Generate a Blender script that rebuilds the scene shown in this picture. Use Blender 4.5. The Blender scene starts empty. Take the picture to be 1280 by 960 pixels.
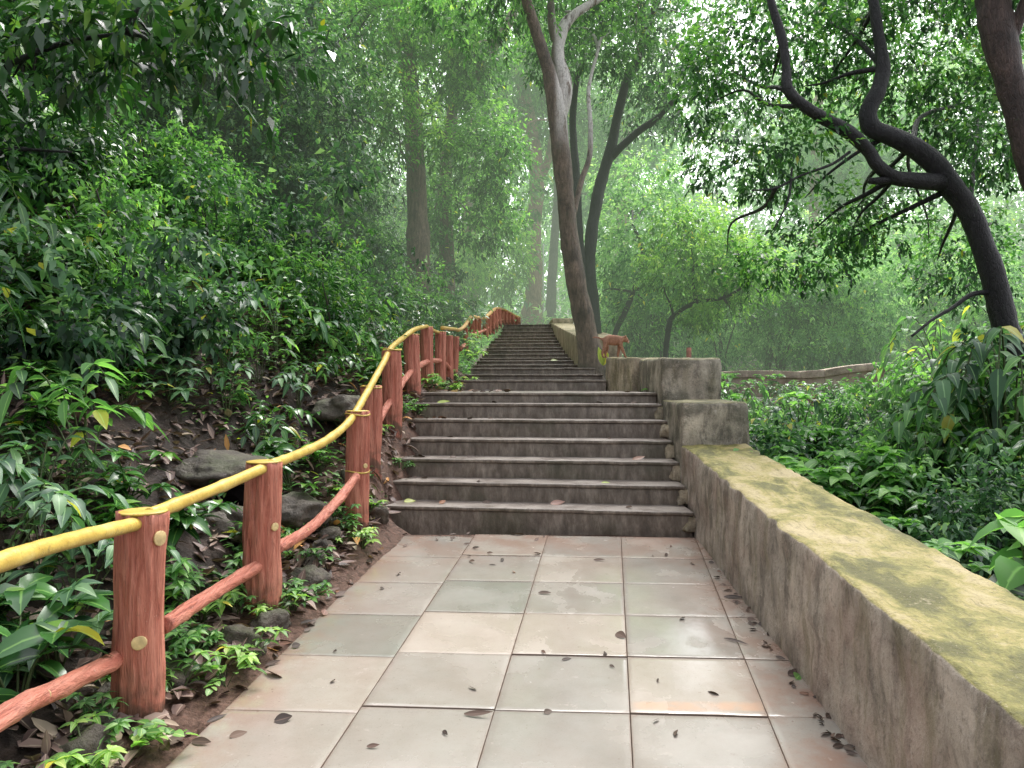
import bpy, bmesh, math, random
import numpy as np
from mathutils import Vector, noise, Matrix
R = math.radians
random.seed(7)
rng = np.random.default_rng(7)
sc = bpy.context.scene
COL = sc.collection
EYE = 1.715
F = 985.0
def W(px, py, D):
    return Vector(((px - 640) * D / F, D, EYE - (py - 480) * D / F))

# ------------------------------------------------------------------ helpers
def link(o, parent=None):
    COL.objects.link(o)
    if parent is not None: o.parent = parent
    return o
def tag(o, label=None, cat=None, group=None, kind=None):
    if label: o['label'] = label
    if cat: o['category'] = cat
    if group: o['group'] = group
    if kind: o['kind'] = kind
    return o
def empty(name, loc=(0, 0, 0), rz=0.0, label=None, cat=None, group=None):
    o = bpy.data.objects.new(name, None)
    o.empty_display_size = .2
    link(o); o.location = loc; o.rotation_euler = (0, 0, rz)
    return tag(o, label, cat, group)
def copy_tree(o, parent=None):
    c = o.copy(); COL.objects.link(c)
    c.parent = parent
    for ch in o.children: copy_tree(ch, c)
    return c
def mesh_np(name, V, Fc, mat, parent=None, attrs=None, smooth=False, loc=None):
    """V (n,3); Fc (m,k) faces of constant size."""
    me = bpy.data.meshes.new(name)
    V = np.asarray(V, dtype=np.float32); Fc = np.asarray(Fc, dtype=np.int32)
    m, k = Fc.shape
    me.vertices.add(len(V)); me.vertices.foreach_set('co', V.ravel())
    me.loops.add(m * k); me.loops.foreach_set('vertex_index', Fc.ravel())
    me.polygons.add(m)
    me.polygons.foreach_set('loop_start', np.arange(0, m * k, k, dtype=np.int32))
    if smooth: me.polygons.foreach_set('use_smooth', np.ones(m, dtype=bool))
    for an, av in (attrs or {}).items():
        a = me.attributes.new(an, 'FLOAT', 'POINT'); a.data.foreach_set('value', np.asarray(av, dtype=np.float32))
    me.update(calc_edges=True)
    me.materials.append(mat)
    o = bpy.data.objects.new(name, me)
    link(o, parent)
    if loc is not None: o.location = loc
    return o
class Acc:
    def __init__(s): s.V = []; s.F = []; s.T = []; s.E = []; s.n = 0
    def add(s, V, Fc, T=0.5, E=0.0):
        V = np.asarray(V, float).reshape(-1, 3); Fc = np.asarray(Fc, int)
        s.V.append(V); s.F.append(Fc + s.n)
        s.T.append(np.full(len(V), T) if np.isscalar(T) else np.asarray(T))
        s.E.append(np.full(len(V), E) if np.isscalar(E) else np.asarray(E))
        s.n += len(V)
    def build(s, name, mat, parent=None, smooth=False, loc=None):
        V = np.concatenate(s.V); Fc = np.concatenate(s.F)
        return mesh_np(name, V, Fc, mat, parent, {'tint': np.concatenate(s.T), 'edge': np.concatenate(s.E)}, smooth, loc)

# ------------------------------------------------------------------ materials
def new_mat(name):
    m = bpy.data.materials.new(name); m.use_nodes = True
    nt = m.node_tree
    for n in list(nt.nodes): nt.nodes.remove(n)
    return m, nt, nt.nodes, nt.links
class NB:
    """small node-builder"""
    def __init__(s, name):
        s.m, s.nt, s.N, s.L = new_mat(name)
        s.out = s.N.new('ShaderNodeOutputMaterial')
        s.tc = s.N.new('ShaderNodeTexCoord'); s.geo = s.N.new('ShaderNodeNewGeometry')
    def conn(s, a, b): s.L.new(a, b)
    def setin(s, sock, v):
        if isinstance(v, bpy.types.NodeSocket): s.L.new(v, sock)
        elif isinstance(v, (tuple, list)) and len(v) == 3 and sock.type == 'RGBA': sock.default_value = (*v, 1)
        else: sock.default_value = v
    def mapping(s, vec, scale=(1, 1, 1), rot=(0, 0, 0)):
        n = s.N.new('ShaderNodeMapping'); s.L.new(vec, n.inputs[0]); n.inputs['Scale'].default_value = scale; n.inputs['Rotation'].default_value = rot
        return n.outputs[0]
    def noise(s, vec, scale, detail=4, rough=.55, dist=0.0):
        n = s.N.new('ShaderNodeTexNoise'); s.L.new(vec, n.inputs['Vector'])
        n.inputs['Scale'].default_value = scale; n.inputs['Detail'].default_value = detail
        n.inputs['Roughness'].default_value = rough; n.inputs['Distortion'].default_value = dist
        return n.outputs['Fac']
    def voro(s, vec, scale, feature='F1'):
        n = s.N.new('ShaderNodeTexVoronoi'); n.feature = feature; s.L.new(vec, n.inputs['Vector']); n.inputs['Scale'].default_value = scale
        return n.outputs['Distance']
    def rng(s, v, a, b, c=0.0, d=1.0, smooth=True):
        n = s.N.new('ShaderNodeMapRange'); n.interpolation_type = 'SMOOTHSTEP' if smooth else 'LINEAR'
        s.L.new(v, n.inputs[0]); n.inputs[1].default_value = a; n.inputs[2].default_value = b
        n.inputs[3].default_value = c; n.inputs[4].default_value = d
        return n.outputs[0]
    def ramp(s, v, stops):
        n = s.N.new('ShaderNodeValToRGB'); s.L.new(v, n.inputs[0]); e = n.color_ramp.elements
        e[0].position, e[0].color = stops[0][0], (*stops[0][1], 1)
        e[1].position, e[1].color = stops[-1][0], (*stops[-1][1], 1)
        for p, c in stops[1:-1]:
            x = e.new(p); x.color = (*c, 1)
        return n.outputs[0]
    def mix(s, f, a, b, mode='MIX'):
        n = s.N.new('ShaderNodeMix'); n.data_type = 'RGBA'; n.blend_type = mode
        s.setin(n.inputs[0], f); s.setin(n.inputs[6], a); s.setin(n.inputs[7], b)
        return n.outputs[2]
    def math(s, op, a, b=0.0, clamp=False):
        n = s.N.new('ShaderNodeMath'); n.operation = op; n.use_clamp = clamp
        s.setin(n.inputs[0], a); s.setin(n.inputs[1], b)
        return n.outputs[0]
    def attr(s, name):
        n = s.N.new('ShaderNodeAttribute'); n.attribute_name = name
        return n.outputs['Fac']
    def objrand(s):
        return s.N.new('ShaderNodeObjectInfo').outputs['Random']
    def sep(s, v):
        n = s.N.new('ShaderNodeSeparateXYZ'); s.L.new(v, n.inputs[0]); return n.outputs
    def bump(s, h, strength=.4, dist=.02, normal=None):
        n = s.N.new('ShaderNodeBump'); s.L.new(h, n.inputs['Height']); n.inputs['Strength'].default_value = strength
        n.inputs['Distance'].default_value = dist
        if normal is not None: s.L.new(normal, n.inputs['Normal'])
        return n.outputs[0]
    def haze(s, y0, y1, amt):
        # share of painted haze in the material, growing with world Y
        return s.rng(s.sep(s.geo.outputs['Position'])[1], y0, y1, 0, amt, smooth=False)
    def principled(s, col, rough=.6, normal=None, spec=.4, **kw):
        n = s.N.new('ShaderNodeBsdfPrincipled')
        s.setin(n.inputs['Base Color'], col); s.setin(n.inputs['Roughness'], rough)
        s.setin(n.inputs['Specular IOR Level'], spec)
        if normal is not None: s.L.new(normal, n.inputs['Normal'])
        for k, v in kw.items(): s.setin(n.inputs[k], v)
        return n.outputs[0]
    def done(s, sh):
        s.L.new(sh, s.out.inputs[0]); s.m.cycles.emission_sampling = 'NONE'; return s.m

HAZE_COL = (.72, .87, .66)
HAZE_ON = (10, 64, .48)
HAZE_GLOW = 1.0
def hazed(b, shader):  # mist painted into the surface as a pale glow, no real fog
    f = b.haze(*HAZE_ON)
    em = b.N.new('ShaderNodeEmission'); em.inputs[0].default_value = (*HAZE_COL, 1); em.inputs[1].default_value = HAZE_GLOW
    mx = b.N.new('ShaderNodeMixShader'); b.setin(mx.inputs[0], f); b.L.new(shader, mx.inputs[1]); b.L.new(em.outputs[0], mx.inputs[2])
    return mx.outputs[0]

def leaf_mat(name, stops, rough=.42, trans=.35, spec=.5, hz=True, vein=True):
    b = NB(name)
    t = b.attr('tint')
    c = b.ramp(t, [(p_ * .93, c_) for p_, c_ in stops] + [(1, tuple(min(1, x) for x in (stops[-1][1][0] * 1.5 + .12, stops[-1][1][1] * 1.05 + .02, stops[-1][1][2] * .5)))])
    if vein:
        e = b.attr('edge')
        c = b.mix(b.rng(e, .0, .16, .45, 0), c, tuple(min(1, x * 1.9 + .03) for x in stops[-1][1]))
    oi = b.N.new('ShaderNodeObjectInfo')
    c = b.mix(b.math('MULTIPLY', oi.outputs['Random'], .5), c, b.mix(1.0, c, (.70, .84, .72), 'MULTIPLY'))
    p = b.principled(c, rough, None, spec)
    tr = b.N.new('ShaderNodeBsdfTranslucent'); b.L.new(b.mix(1.0, c, (1.35, 1.6, .75), 'MULTIPLY'), tr.inputs[0])
    mx = b.N.new('ShaderNodeMixShader'); mx.inputs[0].default_value = trans
    b.L.new(p, mx.inputs[1]); b.L.new(tr.outputs[0], mx.inputs[2])
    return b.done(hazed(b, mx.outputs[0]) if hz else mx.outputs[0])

DEEP = [(0, (.018, .045, .028)), (.4, (.05, .12, .065)), (.75, (.12, .25, .12)), (1, (.28, .44, .22))]
MID = [(0, (.03, .08, .03)), (.4, (.085, .20, .075)), (.75, (.18, .37, .12)), (1, (.34, .56, .19))]
BRIGHT = [(0, (.05, .13, .035)), (.4, (.15, .32, .08)), (.75, (.28, .50, .13)), (1, (.50, .66, .2))]
PALE = [(0, (.06, .15, .08)), (.4, (.20, .38, .20)), (.75, (.38, .58, .32)), (1, (.56, .72, .42))]
M = {}
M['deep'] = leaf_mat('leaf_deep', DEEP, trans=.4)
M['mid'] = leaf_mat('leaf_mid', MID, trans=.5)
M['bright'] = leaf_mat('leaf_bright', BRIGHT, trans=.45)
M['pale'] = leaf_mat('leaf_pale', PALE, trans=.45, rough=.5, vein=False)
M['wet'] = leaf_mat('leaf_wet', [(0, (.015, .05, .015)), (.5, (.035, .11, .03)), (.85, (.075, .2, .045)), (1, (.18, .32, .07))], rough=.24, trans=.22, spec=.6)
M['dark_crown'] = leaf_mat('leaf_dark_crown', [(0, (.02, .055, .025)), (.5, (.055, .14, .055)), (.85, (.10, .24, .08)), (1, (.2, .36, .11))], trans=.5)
M['litter'] = leaf_mat('dead_leaf', [(0, (.03, .019, .018)), (.35, (.10, .06, .054)), (.7, (.21, .135, .118)), (.9, (.32, .22, .18)), (1, (.40, .31, .24))], rough=.5, trans=.08, spec=.35)
M['yellow_leaf'] = leaf_mat('yellowed_leaf', [(0, (.30, .36, .06)), (1, (.42, .48, .12))], hz=False)
M['pink_leaf'] = leaf_mat('dry_pink_leaf', [(0, (.22, .11, .09)), (1, (.42, .24, .2))], hz=False)
M['brown_leaf'] = leaf_mat('brown_leaf', [(0, (.03, .018, .014)), (1, (.12, .07, .05))], rough=.65, trans=.05, hz=False)

def bark_mat(name, dark, light, moss=.25, patch=None, pz=(0, 1), px=(-9, -8), patch_amt=1.0, scale=1.0):
    b = NB(name)
    P = b.geo.outputs['Position']
    v = b.mapping(P, (9 * scale, 9 * scale, 2.2 * scale))
    n1 = b.noise(v, 1.6, 6, .7, .6); n2 = b.noise(P, 2.2, 4); n3 = b.noise(v, 5.5, 5, .7)
    c = b.ramp(n1, [(.3, dark), (.52, tuple((a + c_) / 2 for a, c_ in zip(dark, light))), (.7, light)])
    c = b.mix(b.rng(n2, .5, .68, 0, .6), c, tuple(x * .45 for x in dark))
    c = b.mix(b.rng(b.noise(P, 6, 3), .6, .72, 0, moss), c, (.06, .09, .03))
    if patch:
        z = b.sep(P)[2]
        f = b.math('MULTIPLY', b.math('MULTIPLY', b.rng(z, pz[0], pz[1]), b.rng(b.sep(P)[0], px[0], px[1])), b.rng(b.noise(v, .9, 5, .7), .36, .5, 0, patch_amt))
        c = b.mix(f, c, patch)
    n4 = b.voro(b.mapping(P, (26 * scale, 26 * scale, 7 * scale)), 1.6, 'DISTANCE_TO_EDGE')
    c = b.mix(b.rng(n4, .0, .12, .3, 0), c, tuple(x * .4 for x in dark))
    h = b.math('ADD', b.math('MULTIPLY', n1, .7), b.math('MULTIPLY', n3, .45)); h = b.math('ADD', h, b.rng(n4, 0, .15, 0, .12))
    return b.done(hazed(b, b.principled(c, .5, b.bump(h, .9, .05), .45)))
M['bark_brown'] = bark_mat('bark_brown', (.07, .045, .036), (.32, .22, .175))
M['bark_lean'] = bark_mat('bark_leaning', (.05, .031, .025), (.32, .22, .165), patch=(.72, .67, .64), pz=(5.4, 6.2), px=(.66, .76), patch_amt=.95)
M['bark_mid'] = bark_mat('bark_mid', (.03, .02, .018), (.15, .10, .085))
M['bark_dark'] = bark_mat('bark_dark', (.008, .008, .010), (.042, .04, .042), moss=.12)
M['bark_red'] = bark_mat('bark_red', (.13, .065, .05), (.42, .25, .19), moss=.15)
M['bark_grey'] = bark_mat('bark_grey', (.05, .045, .038), (.17, .15, .13))

def red_paint(name='red_painted_wood', sc_=(26, 26, 2.2), sf=(80, 80, 6)):
    b = NB(name)
    P = b.tc.outputs['Object']
    v = b.mapping(P, sc_); g = b.noise(v, 1.2, 5, .65, .8); fine = b.noise(b.mapping(P, sf), 1, 3, .7)
    blot = b.noise(b.geo.outputs['Position'], 5, 4)
    c = b.ramp(g, [(.26, (.25, .075, .05)), (.42, (.47, .15, .10)), (.62, (.62, .25, .175))])
    c = b.mix(b.rng(blot, .58, .74, 0, .3), c, (.12, .05, .04))
    z = b.sep(P)[2]
    c = b.mix(b.rng(b.noise(P, 24, 6, .8), .62, .70, 0, .45), c, (.12, .06, .045))
    c = b.mix(b.rng(fine, .33, .46, .35, 0), c, (.13, .045, .032))
    c = b.mix(b.math('MULTIPLY', b.rng(z, .28, .0), b.rng(b.noise(P, 14, 4), .35, .6)), c, (.13, .075, .05))
    c = b.mix(b.rng(b.noise(b.geo.outputs['Position'], 60, 2), .70, .74, 0, .6), c, (.6, .35, .27))
    h = b.math('ADD', g, b.math('MULTIPLY', fine, .35))
    return b.done(b.principled(c, .5, b.bump(h, 1.0, .025), .35))
def yellow_paint():
    b = NB('yellow_paint')
    P = b.geo.outputs['Position']
    n = b.noise(P, 8, 5, .6); n2 = b.noise(P, 38, 4, .7)
    c = b.ramp(n, [(.3, (.46, .30, .055)), (.55, (.64, .46, .10)), (.75, (.70, .56, .19))])
    c = b.mix(b.rng(n2, .57, .72, 0, .5), c, (.36, .22, .06))
    c = b.mix(b.rng(b.noise(P, 90, 2), .66, .72, 0, .7), c, (.22, .12, .05))
    c = b.mix(b.rng(b.noise(P, 15, 6, .75), .57, .66, 0, .55), c, (.20, .15, .06))
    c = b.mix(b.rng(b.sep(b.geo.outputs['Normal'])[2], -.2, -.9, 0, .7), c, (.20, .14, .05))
    y = b.sep(P)[1]
    c = b.mix(b.rng(y, 8, 16, 0, .55), c, (.62, .30, .17))
    return b.done(b.principled(c, .38, b.bump(n2, .35, .01), .45))
M['red'] = red_paint(); M['red_rail'] = red_paint('red_painted_rail', (30, 3, 12), (90, 9, 40)); M['yellow'] = yellow_paint()

def concrete(name, base, streak=.7, moss_side=.2, moss_top=1.0, dark=(.035, .03, .025), pink=.0, top_tan=True, soot=None):
    b = NB(name)
    P = b.geo.outputs['Position']; nz = b.sep(b.geo.outputs['Normal'])[2]
    n = b.noise(P, 3.2, 8, .62); f = b.noise(P, 45, 5, .7)
    st = b.math('ADD', b.math('MULTIPLY', b.noise(b.mapping(P, (5, 5, 1.6)), 1.3, 7, .75, .4), .6), b.math('MULTIPLY', b.noise(P, 2.6, 8, .75), .4))
    c = b.ramp(n, [(.3, tuple(x * .6 for x in base)), (.5, base), (.7, tuple(min(1, x * 1.45) for x in base))])
    c = b.mix(b.rng(st, .45, .60, 0, streak), c, dark)
    if pink: c = b.mix(b.rng(b.noise(P, 1.8, 6, .6), .45, .68, 0, pink), c, (.30, .15, .115))
    c = b.mix(b.rng(b.noise(b.mapping(P, (5, 5, 1.3)), 1.5, 6, .7), .48, .66, 0, moss_side), c, (.13, .12, .04))
    if soot:
        sx = b.math('MULTIPLY', b.rng(b.noise(P, 4.5, 8, .75, .5), .36, .52), b.math('ADD', b.rng(b.noise(P, 1.9, 3), .42, .56), .25, True))
        c = b.mix(b.math('MULTIPLY', sx, .62), c, (.04, .042, .028))
    # white lime flecks
    c = b.mix(b.rng(b.noise(b.mapping(P, (14, 14, 7)), 1.2, 7, .8), .58, .66, 0, .6), c, (.56, .51, .45))
    mf = b.rng(b.noise(b.mapping(P, (1, .55, 1), (0, 0, .25)), 3.0, 9, .7, .3), .36, .62)
    mt = b.ramp(mf, [(0, (.42, .345, .20) if top_tan else (.34, .32, .20)), (.4, (.33, .28, .11)), (.72, (.215, .20, .065)), (1, (.11, .105, .04))])
    mt = b.mix(b.rng(b.noise(b.mapping(P, (40, 6, 20), (0, 0, .5)), 1, 5, .7), .52, .68, 0, .5), mt, (.10, .09, .035))
    top = b.rng(nz, .35, .85, 0, moss_top)
    mt = b.mix(b.rng(b.noise(P, 30, 5, .8), .50, .68, 0, .45), mt, (.13, .12, .05))
    mt = b.mix(b.rng(b.noise(P, 6, 7, .8), .60, .68, 0, .5), mt, (.46, .40, .27))
    c = b.mix(top, c, mt)
    # grime where the wall meets the ground is left to geometry; pits only
    c = b.mix(b.rng(f, .50, .72, 0, .45), c, (.04, .035, .028))
    c = b.mix(b.rng(b.noise(P, 75, 3, .8), .60, .70, 0, .4), c, (.50, .44, .34))
    h = b.math('ADD', b.math('MULTIPLY', n, .6), b.math('MULTIPLY', f, .4))
    h = b.math('ADD', h, b.math('MULTIPLY', st, .3))
    return b.done(b.principled(c, .72, b.bump(h, .85, .03), .3))
M['wall'] = concrete('wall_concrete', (.42, .365, .305), pink=.3, moss_side=.42, streak=.58)
M['block'] = concrete('block_concrete', (.46, .41, .33), pink=.10, moss_side=.35, streak=.7, moss_top=.55, top_tan=False, dark=(.03, .028, .024), soot=(1.30, 1.5))
M['wall_pale'] = concrete('pale_wall_concrete', (.46, .39, .28), streak=.55, moss_side=.6, moss_top=.4, pink=.15, top_tan=True)
M['wall_pink'] = concrete('pink_wall_concrete', (.55, .44, .38), streak=.3, moss_side=.15, moss_top=.2, pink=.5)

def slab_mat():
    b = NB('stone_slab')
    P = b.geo.outputs['Position']; t = b.attr('tint')
    c = b.ramp(t, [(0, (.215, .225, .19)), (.25, (.28, .262, .232)), (.5, (.315, .29, .255)), (.75, (.355, .32, .275)), (1, (.40, .35, .295))])
    n = b.noise(P, 5.5, 8, .65); s = b.noise(P, 1.4, 5, .6)
    c = b.mix(b.rng(n, .35, .7, .0, .4), c, b.mix(1.0, c, (.70, .66, .62), 'MULTIPLY'))
    # iron-red dirt, strongest near the edges of the path
    x, y, _ = b.sep(P)
    rr = b.rng(b.math('ADD', x, b.math('MULTIPLY', y, -.085)), .55, 1.15)
    ll = b.rng(b.math('ADD', x, b.math('MULTIPLY', y, -.10)), -1.30, -1.75)
    ff = b.math('ADD', b.rng(y, 5.3, 6.7, 0, .8), b.math('ADD', rr, ll), True)
    c = b.mix(b.math('MULTIPLY', b.math('ADD', b.math('MULTIPLY', ff, .6), .08), b.rng(b.noise(P, 2.6, 7, .7), .36, .62)), c, (.26, .13, .085))
    c = b.mix(b.rng(b.noise(P, 26, 5, .75), .62, .72, 0, .75), c, (.16, .11, .085))
    c = b.mix(b.rng(b.noise(P, 120, 3, .8), .56, .68, 0, .35), c, (.18, .14, .12))
    c = b.mix(b.rng(b.noise(P, 9, 7, .8), .60, .68, 0, .35), c, (.52, .47, .42))
    st_ = b.math('MULTIPLY', b.math('MULTIPLY', b.rng(y, 3.52, 3.55), b.rng(y, 3.64, 3.60)), b.math('MULTIPLY', b.rng(x, .52, .6), b.rng(x, 1.18, 1.08)))
    c = b.mix(b.math('MULTIPLY', st_, b.rng(b.noise(P, 14, 5), .3, .6, .2, .65)), c, (.50, .30, .19))
    e = b.attr('edge')
    c = b.mix(b.math('MULTIPLY', b.rng(e, .7, 1.0), b.rng(b.noise(P, 9, 4), .35, .6, .0, .4)), c, (.19, .115, .08))
    wet = b.rng(b.noise(P, 1.8, 3, .5), .30, .66)
    rough = b.math('ADD', b.math('MULTIPLY', wet, -.32), .40)
    rough = b.math('ADD', rough, b.rng(n, .3, .7, -.05, .08))
    h = b.math('ADD', b.math('MULTIPLY', b.noise(P, 55, 4, .7), .45), n)
    c = b.mix(b.rng(e, .93, 1.0, 0, .75), c, (.10, .07, .052))
    gl = b.math('MULTIPLY', b.math('MULTIPLY', b.rng(x, -.35, .35), b.math('MULTIPLY', b.rng(y, 3.0, 3.9), b.rng(y, 6.6, 5.6))), b.rng(b.noise(b.mapping(P, (2.2, 1.2, 1)), 1.4, 5, .6), .46, .56))
    rough = b.math('MULTIPLY', rough, b.math('SUBTRACT', 1.0, b.math('MULTIPLY', gl, .78)))
    er = b.rng(e, .9, .97)
    rough = b.math('ADD', rough, b.math('MULTIPLY', er, .6), True)
    sp = b.math('MULTIPLY', b.math('ADD', b.math('MULTIPLY', gl, .45), .55), b.math('SUBTRACT', 1.0, b.math('MULTIPLY', er, .9)))
    return b.done(b.principled(c, rough, b.bump(h, .16, .006), sp))
M['slab'] = slab_mat()
def step_mat(name, tread=True):
    b = NB(name)
    P = b.geo.outputs['Position']
    nz = b.sep(b.geo.outputs['Normal'])[2]
    n = b.noise(P, 4, 8, .65); v = b.noise(b.mapping(P, (9, 9, 3.0)), 1.4, 7, .75)
    side = b.ramp(v, [(.28, (.07, .055, .042)), (.48, (.16, .13, .103)), (.6, (.25, .21, .17)), (.74, (.38, .325, .27))])
    side = b.mix(b.rng(b.noise(P, 1.7, 4), .52, .66, 0, .45), side, (.055, .058, .028))
    side = b.mix(b.rng(b.noise(P, 7, 6, .8), .66, .72, 0, .6), side, (.20, .16, .13))
    top = b.ramp(n, [(.3, (.15, .122, .105)), (.5, (.235, .20, .175)), (.7, (.32, .28, .245))])
    top = b.mix(b.rng(b.noise(P, 16, 4), .6, .7, 0, .6), top, (.07, .045, .035))
    c = b.mix(b.rng(nz, .4, .8), side, top)
    rough = b.math('ADD', b.rng(n, .35, .65, .28, .6), 0.0)
    return b.done(b.principled(c, rough, b.bump(b.math('ADD', n, v), .6, .02), .45))
M['step'] = step_mat('stair_stone')
def soil_mat():
    b = NB('forest_soil')
    P = b.geo.outputs['Position']
    n = b.noise(P, 3, 8, .7); n2 = b.noise(P, 22, 6, .75)
    c = b.ramp(n, [(.3, (.014, .010, .008)), (.5, (.035, .023, .018)), (.68, (.075, .048, .036))])
    c = b.mix(b.rng(n2, .55, .68, 0, .6), c, (.10, .06, .045))
    x, y, _ = b.sep(P)
    near = b.math('MULTIPLY', b.rng(x, -1.75, -1.45), b.rng(x, 1.9, 1.6))
    c = b.mix(b.math('MULTIPLY', near, .85), c, b.ramp(n2, [(.35, (.075, .042, .03)), (.65, (.25, .14, .10))]))
    rt = b.math('MULTIPLY', b.rng(x, 2.6, 4.0), b.rng(b.noise(P, 1.5, 4), .35, .6))
    c = b.mix(b.math('MULTIPLY', rt, .7), c, (.17, .115, .09))
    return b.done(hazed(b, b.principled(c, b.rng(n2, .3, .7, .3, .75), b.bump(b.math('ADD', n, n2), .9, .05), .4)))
M['soil'] = soil_mat()
def rock_mat():
    b = NB('mossy_rock')
    P = b.geo.outputs['Position']; nz = b.sep(b.geo.outputs['Normal'])[2]
    n = b.noise(P, 7, 8, .7); n2 = b.noise(P, 34, 5, .7)
    c = b.ramp(n, [(.3, (.035, .029, .024)), (.5, (.10, .083, .066)), (.7, (.22, .185, .15))])
    c = b.mix(b.math('MULTIPLY', b.rng(nz, .2, .9), b.rng(b.noise(P, 3.5, 5), .45, .6, 0, .6)), c, (.05, .065, .022))
    return b.done(b.principled(c, .55, b.bump(b.math('ADD', n, n2), .8, .03), .4))
M['rock'] = rock_mat()
def simple(name, col, rough=.6, var=.25, scale=12, spec=.4, hz=False):
    b = NB(name); P = b.geo.outputs['Position']; n = b.noise(P, scale, 5)
    c = b.ramp(n, [(.3, tuple(x * (1 - var) for x in col)), (.7, tuple(min(1, x * (1 + var)) for x in col))])
    s = b.principled(c, rough, b.bump(n, .3, .01), spec)
    return b.done(hazed(b, s) if hz else s)
M['stem'] = simple('green_stem', (.06, .085, .03), hz=True)
M['twig'] = simple('dark_twig', (.03, .024, .018), hz=True)
M['fur'] = simple('reddish_fur', (.33, .17, .11), .85, .55, 90)
M['fur_pale'] = simple('pale_fur', (.55, .38, .30), .8, .2, 60)
M['plastic'] = simple('grey_plastic', (.38, .38, .46), .2, .5, 30, .6)
M['pole'] = simple('weathered_pole', (.45, .45, .42), .4, hz=True)
M['cut_face'] = simple('pale_cut_face', (.66, .50, .24), .5, .25, 30)
M['redpost'] = simple('red_concrete', (.38, .11, .08), .6, hz=True)
M['tan_step'] = simple('tan_stone', (.38, .36, .22), .7, hz=True)

# ------------------------------------------------------------------ heights
def interp(x, pts):
    if x <= pts[0][0]: return pts[0][1]
    for (a, b), (c, d) in zip(pts, pts[1:]):
        if x <= c: return b + (d - b) * (x - a) / (c - a)
    return pts[-1][1]
STEPS_LO = [(6.73 + .35 * i, .465 + z) for i, z in enumerate((.185, .357, .533, .701, .881, 1.04, 1.154))]
STEPS_UP = [(11.0, 1.773), (12.1, 1.866), (13.3, 1.985), (14.6, 2.075), (16.0, 2.19), (17.1, 2.28), (18.3, 2.41), (19.5, 2.545),
            (20.7, 2.675), (22.0, 2.84), (23.2, 2.99), (24.5, 3.15), (25.8, 3.32), (27.0, 3.51), (28.2, 3.72), (29.5, 3.94)]
def z_path(Y):
    if Y < 6.7: return .069 * Y
    z = .465
    for y, h in STEPS_LO + STEPS_UP:
        if Y >= y: z = h
    return z if Y < 31 else 3.94 + .04 * (Y - 31)
FL = [(-5, .05), (0, .08), (3.4, .29), (4.6, .40), (6.3, .62), (7.1, 1.0), (7.9, 1.30), (9, 1.62), (11, 1.72), (12, 1.86), (14.5, 2.08), (19.5, 2.55), (24.5, 3.15), (29.5, 3.95), (45, 4.6), (90, 9)]
FRT = [(-5, .0), (0, .05), (6, .12), (8, .33), (9, .44), (10.5, .65), (13, .99), (17, 1.5), (25, 2.3), (45, 3.5), (90, 9)]
def fence_x(Y): return interp(Y, [(0, -1.57), (3.4, -1.6), (4.6, -1.45), (6.3, -1.24), (7.1, -1.25), (7.9, -1.19), (9, -1.14), (12, -.85), (20, -1.0), (25, -.70), (29.5, -.45), (40, -.3)])
def wall_x(Y): return 1.276 + .0376 * Y if Y < 10.2 else interp(Y, [(10.2, 1.66), (11, 1.33), (14.5, 1.22), (29.5, 1.46), (60, 1.5)])
def ground_z(X, Y):
    fx = fence_x(Y); wx = wall_x(Y) + .35
    zp = .069 * Y - .02 if Y < 6.7 else min(z_path(Y), z_path(Y + .35), z_path(max(6.8, Y - .35)) if Y > 7.2 else .44) - .2
    if Y > 30: zp = z_path(Y) - .02 - .3 * max(0, 31 - Y)
    rgh = noise.fractal(Vector((X * .55, Y * .55, 3)), 1.0, 2.0, 4)
    if X < fx:
        d = fx - X
        s = .30 * min(d, .35) + .62 * max(0, min(d, 3) - .35) + .72 * max(0, d - 3)
        if d > 14: s -= (d - 14) * .5
        return interp(Y, FL) + s + rgh * .16 * min(1, d * 1.2) + .07 * math.sin(X * 3.1 + Y * 1.7) * min(1, d)
    if X > wx:
        d = X - wx
        zr = interp(Y, FRT)
        return zr + rgh * .10 + (.10 * (d - 12) if d > 12 else 0) + (.12 * (Y - 24) * min(1, d / 6) if Y > 24 else 0)
    if X < fx + .35:
        t = (X - fx) / .35; return interp(Y, FL) * (1 - t) + zp * t
    return zp
xs = np.concatenate([np.linspace(-44, -8, 26), np.linspace(-7.6, 2.4, 84), np.linspace(2.8, 12, 30), np.linspace(13, 48, 22)])
ys = np.concatenate([np.linspace(-6, 2, 14), np.linspace(2.2, 16, 100), np.linspace(16.4, 32, 40), np.linspace(33, 95, 40)])
V = [(x, y, ground_z(x, y)) for y in ys for x in xs]
nx = len(xs)
Fc = [(j * nx + i, j * nx + i + 1, (j + 1) * nx + i + 1, (j + 1) * nx + i) for j in range(len(ys) - 1) for i in range(nx - 1)]
g = mesh_np('ground', V, Fc, M['soil'], smooth=True); g['kind'] = 'structure'
# outer land far past the forest
fb = bmesh.new()
rr_ = [60, 130, 260]
rings = []
for r_ in rr_:
    rings.append([fb.verts.new((r_ * math.cos(a), 40 + r_ * math.sin(a), 6 + (r_ - 60) * .05)) for a in np.linspace(0, 2 * math.pi, 49)[:-1]])
for a, c in zip(rings, rings[1:]):
    for i in range(48): fb.faces.new((a[i], a[(i + 1) % 48], c[(i + 1) % 48], c[i]))
me = bpy.data.meshes.new('hills'); fb.to_mesh(me); fb.free(); me.materials.append(M['soil'])
o = bpy.data.objects.new('hills', me); link(o); o['kind'] = 'structure'

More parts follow.
